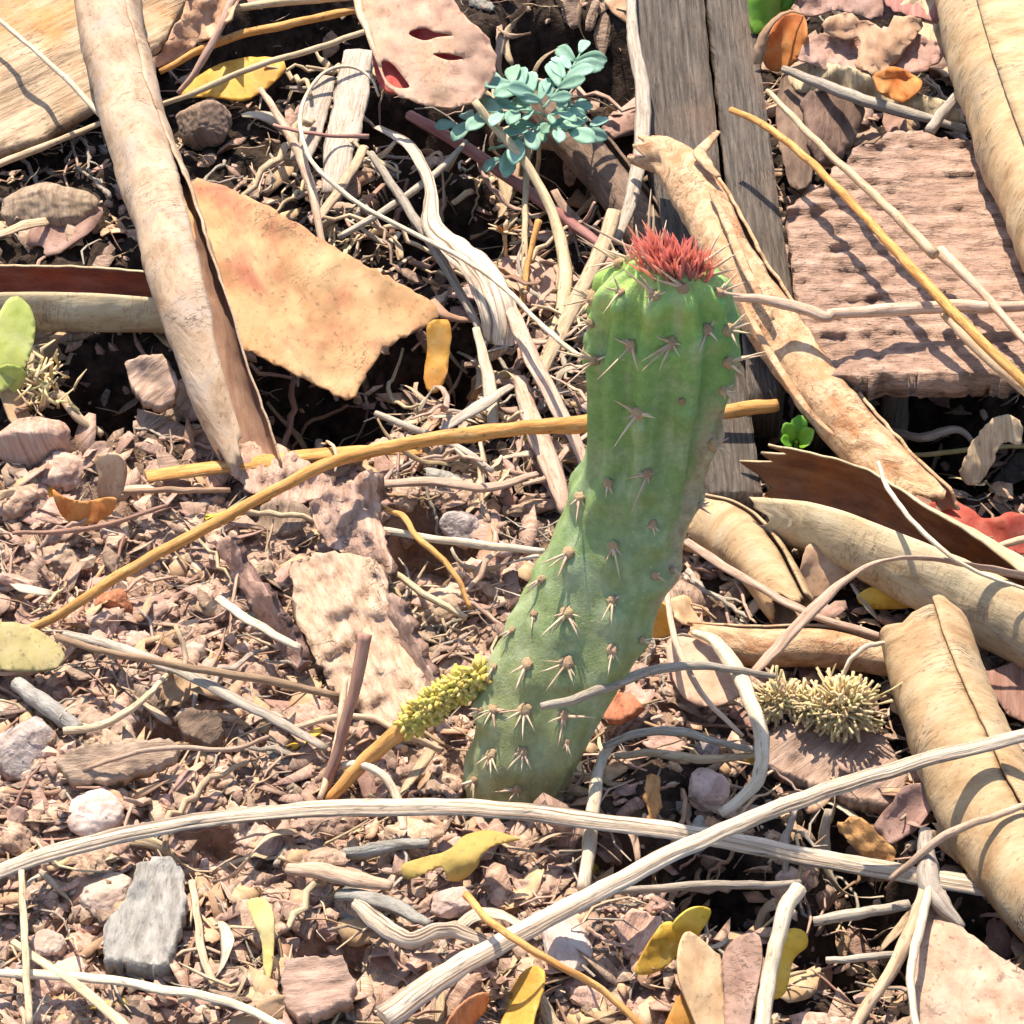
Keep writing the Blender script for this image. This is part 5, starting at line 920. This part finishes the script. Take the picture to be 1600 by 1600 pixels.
stone('stone', 'brown lumpy clod under the diagonal roll by the left edge', 'stone', 78, 330, 74, 40, CHIPBROWN, .5, .6)
stone('stone', 'brown clod right of the diagonal roll beneath the golden leaf', 'stone', 320, 196, 46, 34, CHIPBROWN, .6, .8)
for nm, lab, ol, hh, m, th, gr in [
  ('wood_chip', 'thick pale grey wood chip with a broken lower edge', [(164, 1500), (160, 1450), (180, 1420), (198, 1400), (214, 1350), (240, 1340), (268, 1338), (288, 1366), (290, 1420), (276, 1450), (262, 1500), (240, 1508), (200, 1498)], ((165, 1500, 1.1), (270, 1340, 1.25), (290, 1430, 1.1)), CHIPGREY, .5, .15),
  ('wood_chip', 'square brown wood chip beside the bleached straws', [(438, 1530), (446, 1500), (490, 1492), (534, 1494), (552, 1530), (548, 1560), (500, 1580), (470, 1588), (446, 1570)], ((440, 1530, .8), (540, 1500, 1.2), (500, 1580, .8)), CHIPBROWN, .35, 1.4),
  ('wood_chip', 'long brown flat wood chip lying beside the speckled stone', [(88, 1192), (110, 1168), (170, 1160), (260, 1152), (284, 1168), (262, 1190), (200, 1212), (140, 1222), (108, 1214)], ((90, 1190, .9), (280, 1165, 1.0), (180, 1220, .7)), CHIPBROWN, .3, 1.45),
  ('bark_chip', 'orange-brown bark chip below the long straight stalk', [(1308, 1290), (1330, 1276), (1364, 1290), (1396, 1330), (1402, 1352), (1370, 1350), (1340, 1334)], ((1310, 1290, 1.2), (1400, 1345, .9), (1340, 1335, .8)), CHIPORANGE, .2, -.7),
  ('wood_chip', 'weathered wood slab half buried under the cream catkin', [(1180, 1176), (1220, 1130), (1300, 1120), (1380, 1150), (1420, 1210), (1400, 1256), (1330, 1246), (1260, 1220), (1210, 1200)], ((1180, 1176, .3), (1400, 1160, .6), (1330, 1246, .3)), CHIPBROWN, .4, .9),
  ('wood_chip', 'pale cracked wood chip in the shade below the half-open sheath', [(192, 568), (214, 556), (252, 552), (278, 590), (276, 622), (252, 634), (222, 626), (206, 600)], ((195, 568, 1.1), (270, 570, 1.3), (240, 634, .6)), CHIPBROWN, .25, .9),
  ('bark_chip', 'brown chip with orange rim behind the cracked pale stone', [(1010, 1250), (1016, 1210), (1032, 1212), (1034, 1260), (1026, 1290), (1012, 1284)], ((1012, 1250, .8), (1030, 1212, 1.0), (1020, 1288, .5)), CHIPORANGE, .15, .1),
  ('bark_chip', 'rough pink bark chip behind the bright yellow folded leaf', [(960, 1440), (990, 1420), (1030, 1432), (1034, 1450), (1000, 1490), (976, 1490)], ((960, 1440, .6), (1030, 1435, .8), (990, 1490, .5)), CHIPPINK, .2, .3),
  ('bark_chip', 'reddish bark chip under the upper end of the pale straws', [(936, 1100), (960, 1080), (990, 1086), (998, 1106), (970, 1124), (944, 1122)], ((940, 1100, .6), (990, 1090, .8), (965, 1122, .5)), CHIPORANGE, .2, .3),
  ('wood_chip', 'dark brown wood lump behind the crossing pale twig', [(272, 1120), (300, 1104), (342, 1112), (350, 1140), (330, 1164), (290, 1148)], ((275, 1120, .7), (345, 1120, .8), (320, 1164, .4)), DARKBARK, .3, .7),
  ('bark_chip', 'pink flat bark chip under the pale catkin petal', [(354, 1420), (372, 1402), (430, 1420), (440, 1452), (404, 1476), (360, 1462)], ((355, 1420, .6), (435, 1430, .7), (400, 1475, .4)), CHIPPINK, .2, .4)]:
    sheet(nm, lab, 'wood chip' if nm == 'wood_chip' else 'bark chip', ol, plane_h(*hh), [m, m, m], th=th, rag=5, step=6, bumpy=.2, wave=.06, grain=gr, smooth_outline=False)

# ------------------------------------------------------------------ loose litter: larger pieces one by one, fine stuff as masses
R = random.Random(21)
def straw_tpl(k):
    r = random.Random(100+k); n = 12; bend = r.uniform(-.5, .5); kink = r.uniform(.3, .7); ka = r.uniform(-.5, .5)*(k % 3 == 0)
    pts = np.array([((bend*(t-.5)**2*2 + ka*max(0, t-kink)), t-.5, .10*math.sin(t*3+k)+.05*r.uniform(-1, 1)) for t in np.linspace(0, 1, n)])*5.0
    fl = [1, .35, .55, .8][k % 4]
    return tube(pts, [.12*(.75+.35*math.sin(t*math.pi)+.12*r.uniform(-1, 1)) for t in np.linspace(0, 1, n)], 7, fl, (3, .12), .3, r.uniform(-1, 1), k)
def frag_tpl(k):
    r = random.Random(300+k); n, m = 9, 7; G = np.zeros((n, m, 3)); UV = np.zeros((n, m, 2)); cv = r.uniform(-.9, .9); cl = r.uniform(-.5, .5); asp = r.uniform(.35, .75)
    for i in range(n):
        t = i/(n-1); w = asp*(math.sin(math.pi*(.12+.8*t))**.7)
        for j in range(m):
            s = j/(m-1)*2-1; e = 1 + .28*noise.noise(Vector((t*3, s*2, k*3.1)))
            x, y = (t-.5)*2*e, s*w*e
            G[i, j] = (x, y, cv*y*y + cl*x*x*.4 + .16*noise.noise(Vector((x*2, y*2, k*7.7)))); UV[i, j] = (x, y)
    return grid_shell(G, .04, UV)
def chip_tpl(k):
    r = random.Random(500+k); g = stone_geo((1.0, r.uniform(.3, .6), r.uniform(.14, .3)), 2, 40+k*1.3, .35, .12); return g
def peb_tpl(k): return stone_geo((1, .85, .65), 2, 80+k*1.7, .3, .07)
ST = [mesh_data('straw_piece', *straw_tpl(k)[:2], m, straw_tpl(k)[2]) for m in (STRAW, STRAWGREY, STRAWPINK, STRAWBROWN) for k in range(8)]
FT = [(lambda g: mesh_data('leaf_scrap', g[0], g[1], [m, m, m], g[2], g[3]))(frag_tpl(k)) for m in (TANLEAF, MAUVELEAF, CHIPBROWN, YELLOW) for k in range(8)]
CT = [(lambda g: mesh_data('wood_flake', g[0], g[1], m, g[2], smooth=False))(chip_tpl(k)) for m in (CHIPPINK, CHIPBROWN, CHIPGREY) for k in range(7)]
PT = [(lambda g: mesh_data('pebble', g[0], g[1], m, g[2]))(peb_tpl(k)) for m in (STONE, STONEGREY) for k in range(5)]
def free(u, v): return not any(pip(u, v, e) for e in EXCL)
EXB = [(e.min(0), e.max(0), e) for e in EXCL]
def free(u, v):
    for lo, hi, e in EXB:
        if lo[0] < u < hi[0] and lo[1] < v < hi[1] and pip(u, v, e): return False
    return True
def place(name, me, u, v, size, lift, tilt, label, cat, group, ang=None):
    p = P(u, v, .2); x, y = p[0], p[1]; z = float(ground_z(x, y))
    ang = R.uniform(0, 6.283) if ang is None else ang
    if name == 'straw_piece':
        dx, dy = -math.sin(ang)*size*2, math.cos(ang)*size*2
        z0, z1 = float(ground_z(x-dx, y-dy)), float(ground_z(x+dx, y+dy)); z = max(z, (z0+z1)/2); tl = math.atan2(z1-z0, 4*size)*.8
        M = Matrix.Rotation(ang, 4, 'Z') @ Matrix.Rotation(tl + R.gauss(0, tilt), 4, 'X') @ Matrix.Rotation(R.uniform(-.6, .6), 4, 'Y')
    else:
        e = .5*size; nx = float(ground_z(x-e, y)-ground_z(x+e, y))/(2*e+.01); ny = float(ground_z(x, y-e)-ground_z(x, y+e))/(2*e+.01)
        q = Vector((nx*.7+R.gauss(0, tilt), ny*.7+R.gauss(0, tilt), 1)).to_track_quat('Z', 'Y').to_matrix().to_4x4(); M = q @ Matrix.Rotation(ang, 4, 'Z')
    o = bpy.data.objects.new(name, me); COL.objects.link(o)
    o.matrix_world = Matrix.Translation(Vector((x, y, z+lift))*CM) @ M @ Matrix.Diagonal((size, size, size, 1))
    return tag(o, label, cat, group)
def shred_tpl(k):
    r = random.Random(700+k); n = 16; a = r.uniform(-.9, .9); b = r.uniform(-.6, .6)
    pts = np.array([(a*(t-.5)**2*2 + b*math.sin(t*5)*.25, t-.5, .12*math.sin(t*4+k)) for t in np.linspace(0, 1, n)])*5
    return tube(pts, [.3*(.35+.75*math.sin(min(1, t*1.15+.05)*math.pi)**.7+.1*r.uniform(-1, 1)) for t in np.linspace(0, 1, n)], 10, .13, (5, .1), .25, r.uniform(-2.5, 2.5), k)
def dtwig_tpl(k):
    r = random.Random(800+k); n = 14; x = y = 0; pts = []
    for i in range(n): pts.append((x, i/(n-1)*5-2.5, y)); x += r.gauss(0, .14); y += r.gauss(0, .07)
    pts = np.array(pts); rad = [.17*(1-.4*i/n)*(1.35 if i % 5 == 2 else 1)*r.uniform(.85, 1.15) for i in range(n)]; g = [tube(pts, rad, 8, .9, (0, 0), .35, 0, k)]
    j = r.randrange(4, 9); q = pts[j]; sg = r.choice((-1, 1)); g.append(tube(np.array([q, q+np.array((sg*.45, .5, .1)), q+np.array((sg*.7, 1.2, .12))]), [.1, .08, .05], 6))
    return join(g)
GT = [mesh_data('grass_shred', *shred_tpl(k)[:2], m, shred_tpl(k)[2]) for m in (STRAW, STRAWPINK, WHITE) for k in range(8)]
DT = [(lambda g: mesh_data('dry_twig', g[0], g[1], m, g[2]))(dtwig_tpl(k)) for m in (STRAWBROWN, STRAWGREY, STRAWPINK) for k in range(6)]
GL = [('flat cream grass shred', 'loose cream grass shreds'), ('flat pinkish grass shred', 'loose pinkish grass shreds'), ('flat bleached grass shred', 'loose bleached grass shreds')]
DL = [('knobbly brown forked twig', 'loose brown twigs'), ('knobbly grey forked twig', 'loose grey twigs'), ('knobbly pinkish forked twig', 'loose pinkish twigs')]
SL = [('dry cream straw', 'loose cream straws'), ('weathered grey straw', 'loose grey straws'), ('pinkish dry straw', 'loose pinkish straws'), ('dark brown straw', 'loose brown straws')]
FL = [('tan leaf scrap', 'loose tan leaf scraps'), ('dusty pink leaf scrap', 'loose pinkish leaf scraps'), ('brown leaf scrap', 'loose brown leaf scraps'), ('yellow leaf scrap', 'loose yellow leaf scraps')]
CL = [('pinkish bark flake', 'loose pinkish bark flakes'), ('brown wood flake', 'loose brown wood flakes'), ('grey wood flake', 'loose grey wood flakes')]
PL = [('pink pebble', 'small pink pebbles'), ('speckled pebble', 'small speckled pebbles')]
KL = [('reddish soil clod', 'crumbly soil clods'), ('pinkish soil clod', 'crumbly soil clods')]
ANCH = [(800, 1250, 'the cactus foot'), (985, 900, 'the cactus waist'), (1050, 420, 'the cactus crown'), (240, 250, 'the long diagonal roll'), (360, 690, 'the diagonal roll end'), (470, 450, 'the broad golden-brown leaf'), (120, 480, 'the half-open pale sheath'),
        (660, 80, 'the holed pink leaf'), (820, 170, 'the blue-green seedling'), (80, 120, 'the orange-streaked sheath'), (360, 120, 'the dull golden oval leaf'), (540, 200, 'the white fibre loop'), (750, 450, 'the frayed fibrous strip'), (685, 560, 'the upright dark yellow leaf'),
        (1060, 100, 'the wide grey board'), (1190, 300, 'the narrow grey board'), (1360, 80, 'the heap of dead leaves'), (1420, 400, 'the ridged wood slab'), (1350, 680, 'the gap under the wood slab'), (1540, 150, 'the thick roll above the slab'), (1150, 850, 'the short bark stub'), (1420, 900, 'the red-lined sheath'),
        (1500, 1150, 'the wide golden tube'), (1290, 1100, 'the cream catkin'), (1170, 1120, 'the bleached hooked stalk'), (1100, 1050, 'the rounded pink leaf'), (1350, 1310, 'the orange-brown bark chip'), (1450, 1400, 'the forked leaf stalk'), (1130, 1530, 'the heart-shaped leaf'), (1050, 1470, 'the folded yellow leaf'),
        (885, 1470, 'the white-pink stone'), (720, 1340, 'the wavy yellow leaf'), (640, 1450, 'the crooked split stick'), (500, 1540, 'the square brown chip'), (225, 1420, 'the thick grey wood chip'), (410, 1460, 'the pale yellow petal'), (150, 1272, 'the pale pink smooth stone'), (40, 1170, 'the large speckled stone'),
        (180, 1190, 'the long brown flat chip'), (545, 1110, 'the upright reddish twig'), (640, 1150, 'the yellow fuzzy stalk'), (560, 980, 'the wide pinkish bark strip'), (400, 930, 'the narrow bark strip'), (540, 820, 'the cream-edged bark strip'), (680, 860, 'the dark hollow'), (700, 690, 'the long orange twig'), (140, 780, 'the cupped tan leaf'),
        (40, 1010, 'the olive leaf'), (60, 690, 'the reddish clod'), (50, 580, 'the lime leaf'), (235, 590, 'the cracked pale chip'), (200, 930, 'the small reddish-orange clod'), (300, 1050, 'the weathered grey straw'), (300, 1250, 'the long grass stalk'), (1200, 1340, 'the crossing of the two stalks'), (1300, 1500, 'the hollow under the stalks'), (60, 1520, 'the bleached bottom straws'), (1550, 780, 'the red-brown leaf')]
def named(desc, s, u, v, lo, hi):
    w = 'tiny' if s < lo else ('larger' if s > hi else 'small')
    an = min(ANCH, key=lambda a: (a[0]-u)**2 + (a[1]-v)**2)[2]
    return f'{w} {desc} in the litter beside {an}'
def spot(lo=(-60, -60), hi=(1660, 1660)):
    for _ in range(60):
        u, v = R.uniform(lo[0], hi[0]), R.uniform(lo[1], hi[1])
        if free(u, v): return u, v
    return u, v
KT = [(lambda g: mesh_data('soil_clod', g[0], g[1], m, g[2]))(stone_geo((1, .8, .6), 3, 130+k*2.1, .5, .22)) for m in (CRUMB, CHIPPINK) for k in range(5)]
for k in range(130):                                   # clods of soil on the bare left side
    u, v = spot((-60, 640), (760, 1660)) if k < 95 else spot(); c = R.choices(range(2), (3, 2))[0]; s = R.choice((.25, .35, .45, .6, .8))
    place('soil_clod', KT[c*5+R.randrange(5)], u, v, s, .0, .2, named(KL[c][0], s, u, v, .3, .5), 'soil clod', KL[c][1])
for k in range(300):                                   # leaf scraps
    u, v = spot(); c = R.choices(range(4), (4, 3.5, 2.4, .5))[0]; s = R.choice((.3, .4, .5, .65, .85))*(1.5 if v < 650 else .95)
    if c == 3: s = min(s, .5)
    place('leaf_scrap', FT[c*8+R.randrange(8)], u, v, s, .1+.2*s, .4, named(FL[c][0], s, u, v, .45, .8), 'leaf scrap', FL[c][1])
for k in range(300):                                   # bark and wood flakes
    u, v = spot(); c = R.choices(range(3), (4, 3, 1.2))[0]; s = R.choice((.25, .35, .5, .65, .9))*(1.2 if v < 650 else .95)
    place('wood_flake', CT[c*7+R.randrange(7)], u, v, s, .05+.12*s, .3, named(CL[c][0], s, u, v, .4, .7), 'wood flake', CL[c][1])
for k in range(120):
    u, v = spot((-60, 620)); c = R.choices(range(2), (3, 2))[0]; s = R.choice((.14, .2, .26, .36))
    place('pebble', PT[c*5+R.randrange(5)], u, v, s, .2*s, .2, named(PL[c][0], s, u, v, .18, .3), 'pebble', PL[c][1])
for k in range(230):
    u, v = spot((400, 0), (940, 780)) if k < 90 else spot(); c = R.randrange(3); s = R.choice((.2, .28, .36, .48))*(1.25 if k < 90 else 1)
    place('straw_piece', GT[c*8+R.randrange(8)], u, v, s, .12 + R.uniform(0, .5), .15, named(GL[c][0], s, u, v, .25, .4), 'grass shred', GL[c][1]).name = 'grass_shred'
for k in range(120):
    u, v = spot(); c = R.randrange(3); s = R.choice((.2, .28, .36, .5))
    place('straw_piece', DT[c*6+R.randrange(6)], u, v, s, .1 + R.uniform(0, .2), .12, named(DL[c][0], s, u, v, .25, .4), 'twig', DL[c][1]).name = 'dry_twig'
for k in range(300):                                   # straws: thick tangle left of the cactus, thinner elsewhere
    if k < 130: u, v = spot((420, 60), (930, 760)); ang = R.choice((R.gauss(.75, .5), R.gauss(-.5, .5)))
    else: u, v = spot(); ang = R.choice((R.gauss(.9, .6), R.gauss(-.9, .6), R.uniform(0, 3.14)))
    c = R.choices(range(4), (3.4, 1.6, 3.0, 1.6))[0]; s = R.choice((.25, .35, .45, .6, .8))*(1.15 if k < 130 else .8)
    place('straw_piece', ST[c*8+R.randrange(8)], u, v, s, .1 + (R.uniform(0, 1.0) if k < 130 else R.uniform(0, .3)), .12, named(SL[c][0], s, u, v, .3, .55), 'straw', SL[c][1], ang)

def mass(name, label, tpls, count, sizer, lift, tilt, mats, kindcat, lo=(-350, -250), hi=(1950, 1850), smooth=True, up=None, thin=0.0):
    """many tiny pieces as one mesh"""
    u = rng.uniform(lo[0], hi[0], count); v = rng.uniform(lo[1], hi[1], count)
    d = FWD + RGT*((u-800)/FPX)[:, None] + UPV*((800-v)/FPX)[:, None]; t = -CAM[2]/d[:, 2]; X = CAM[0]+d[:, 0]*t; Y = CAM[1]+d[:, 1]*t
    keep = rng.random(count) > thin*gap_shade_mask(X, Y); u, v, X, Y = u[keep], v[keep], X[keep], Y[keep]; count = len(X)
    Zg = ground_z(X, Y); s = sizer(count); a = rng.uniform(0, 6.283, count); tx = rng.normal(0, tilt, count); ty = rng.normal(0, tilt, count)
    which = rng.integers(0, len(tpls), count); VV, FF, UU, MM = [], [], [], []; k = 0
    for w in range(len(tpls)):
        g = tpls[w]; V = np.asarray(g[0]); idx = np.where(which == w)[0]; m = len(idx)
        if not m: continue
        ca, sa = np.cos(a[idx]), np.sin(a[idx]); S = s[idx][:, None]
        Q = V[None]*S[:, :, None]; Q[:, :, 2] += Q[:, :, 0]*tx[idx][:, None] + Q[:, :, 1]*ty[idx][:, None]
        x = Q[:, :, 0]*ca[:, None]-Q[:, :, 1]*sa[:, None]+X[idx][:, None]; y = Q[:, :, 0]*sa[:, None]+Q[:, :, 1]*ca[:, None]+Y[idx][:, None]
        z = Q[:, :, 2]+Zg[idx][:, None]+(lift*s[idx])[:, None] + (rng.random(m)*(up or 0))[:, None]
        VV.append(np.stack([x, y, z], -1).reshape(-1, 3))
        fl = np.concatenate([np.array(f) for f in g[1]]); ln = np.array([len(f) for f in g[1]])
        FF.append((np.add.outer(np.arange(m)*len(V)+k, fl).ravel(), np.tile(ln, m))); UU.append(np.tile(np.asarray(g[2]), (m, 1))); MM.append(np.full(m*len(ln), w % len(mats)))
        k += m*len(V)
    V = np.vstack(VV)*CM; L = np.concatenate([f[0] for f in FF]); ln = np.concatenate([f[1] for f in FF]); U = np.vstack(UU)
    me = bpy.data.meshes.new(name); me.vertices.add(len(V)); me.vertices.foreach_set('co', V.astype(np.float32).ravel())
    me.loops.add(len(L)); me.loops.foreach_set('vertex_index', L.astype(np.int32)); me.polygons.add(len(ln))
    me.polygons.foreach_set('loop_start', np.r_[0, np.cumsum(ln)[:-1]].astype(np.int32)); me.polygons.foreach_set('use_smooth', np.full(len(ln), smooth))
    for m_ in mats: me.materials.append(m_)
    me.polygons.foreach_set('material_index', np.concatenate(MM).astype(np.int32))
    uvl = me.uv_layers.new(name='UVMap'); uvl.data.foreach_set('uv', U.astype(np.float32).ravel()); me.update(); me.validate()
    o = bpy.data.objects.new(name, me); COL.objects.link(o); return tag(o, label, kindcat, kind='stuff')
def crumb_tpl(k):
    V, F = ico(0); r = random.Random(k); V = V*np.array([[r.uniform(.6, 1.25)] for _ in range(12)])*np.array((1, r.uniform(.6, 1), r.uniform(.5, .9)))
    return V, F, np.array([(V[i][0], V[i][1]) for f in F for i in f])
def fine_straw(k):
    r = random.Random(k+50); b = r.uniform(-.4, .4); pts = np.array([(b*(t-.5)**2*3, t-.5, .06*r.uniform(-1, 1)) for t in np.linspace(0, 1, 5)])*2
    return tube(pts, [.03, .045, .05, .045, .02], 4, r.choice((1, .5)), caps=False)
def fine_flake(k):
    r = random.Random(k+90); n = r.choice((5, 6, 7)); asp = r.uniform(.18, .6); ring = [(math.cos(6.283*i/n)*r.uniform(.5, 1.3), math.sin(6.283*i/n)*asp*r.uniform(.6, 1.2), r.uniform(-.18, .18)) for i in range(n)]
    V = np.array(ring + [(x*.97, y*.97, z-.05) for x, y, z in ring] + [(0, 0, r.uniform(-.08, .12))]); F = [(i, (i+1) % n, 2*n) for i in range(n)] + [(i+n, (i+1) % n+n, (i+1) % n, i) for i in range(n)] + [tuple(range(2*n-1, n-1, -1))]
    return V, F, np.array([(V[i][0], V[i][1]) for f in F for i in f])
mass('soil_crumbs', 'fine dry soil crumbs covering the ground', [crumb_tpl(k) for k in range(10)], 34000, lambda n: .05+.26*rng.random(n)**3, .25, .3, [CRUMB], 'soil crumbs', smooth=False, thin=.88)
mass('litter_flakes', 'fine broken flakes of leaf and bark covering the ground', [fine_flake(k) for k in range(15)], 11000, lambda n: .12+.6*rng.random(n)**2.0, .25, .38, [TANLEAF, CHIPPINK, MAUVELEAF, CHIPBROWN, STRAWPINK], 'leaf litter', up=.2, thin=.6)
mass('litter_fibres', 'fine broken straw fibres covering the ground', [fine_straw(k) for k in range(16)], 4500, lambda n: .15+.95*rng.random(n)**1.8, .15, .25, [STRAW, STRAWPINK, STRAWGREY, STRAWBROWN], 'straw fibres', up=.35)
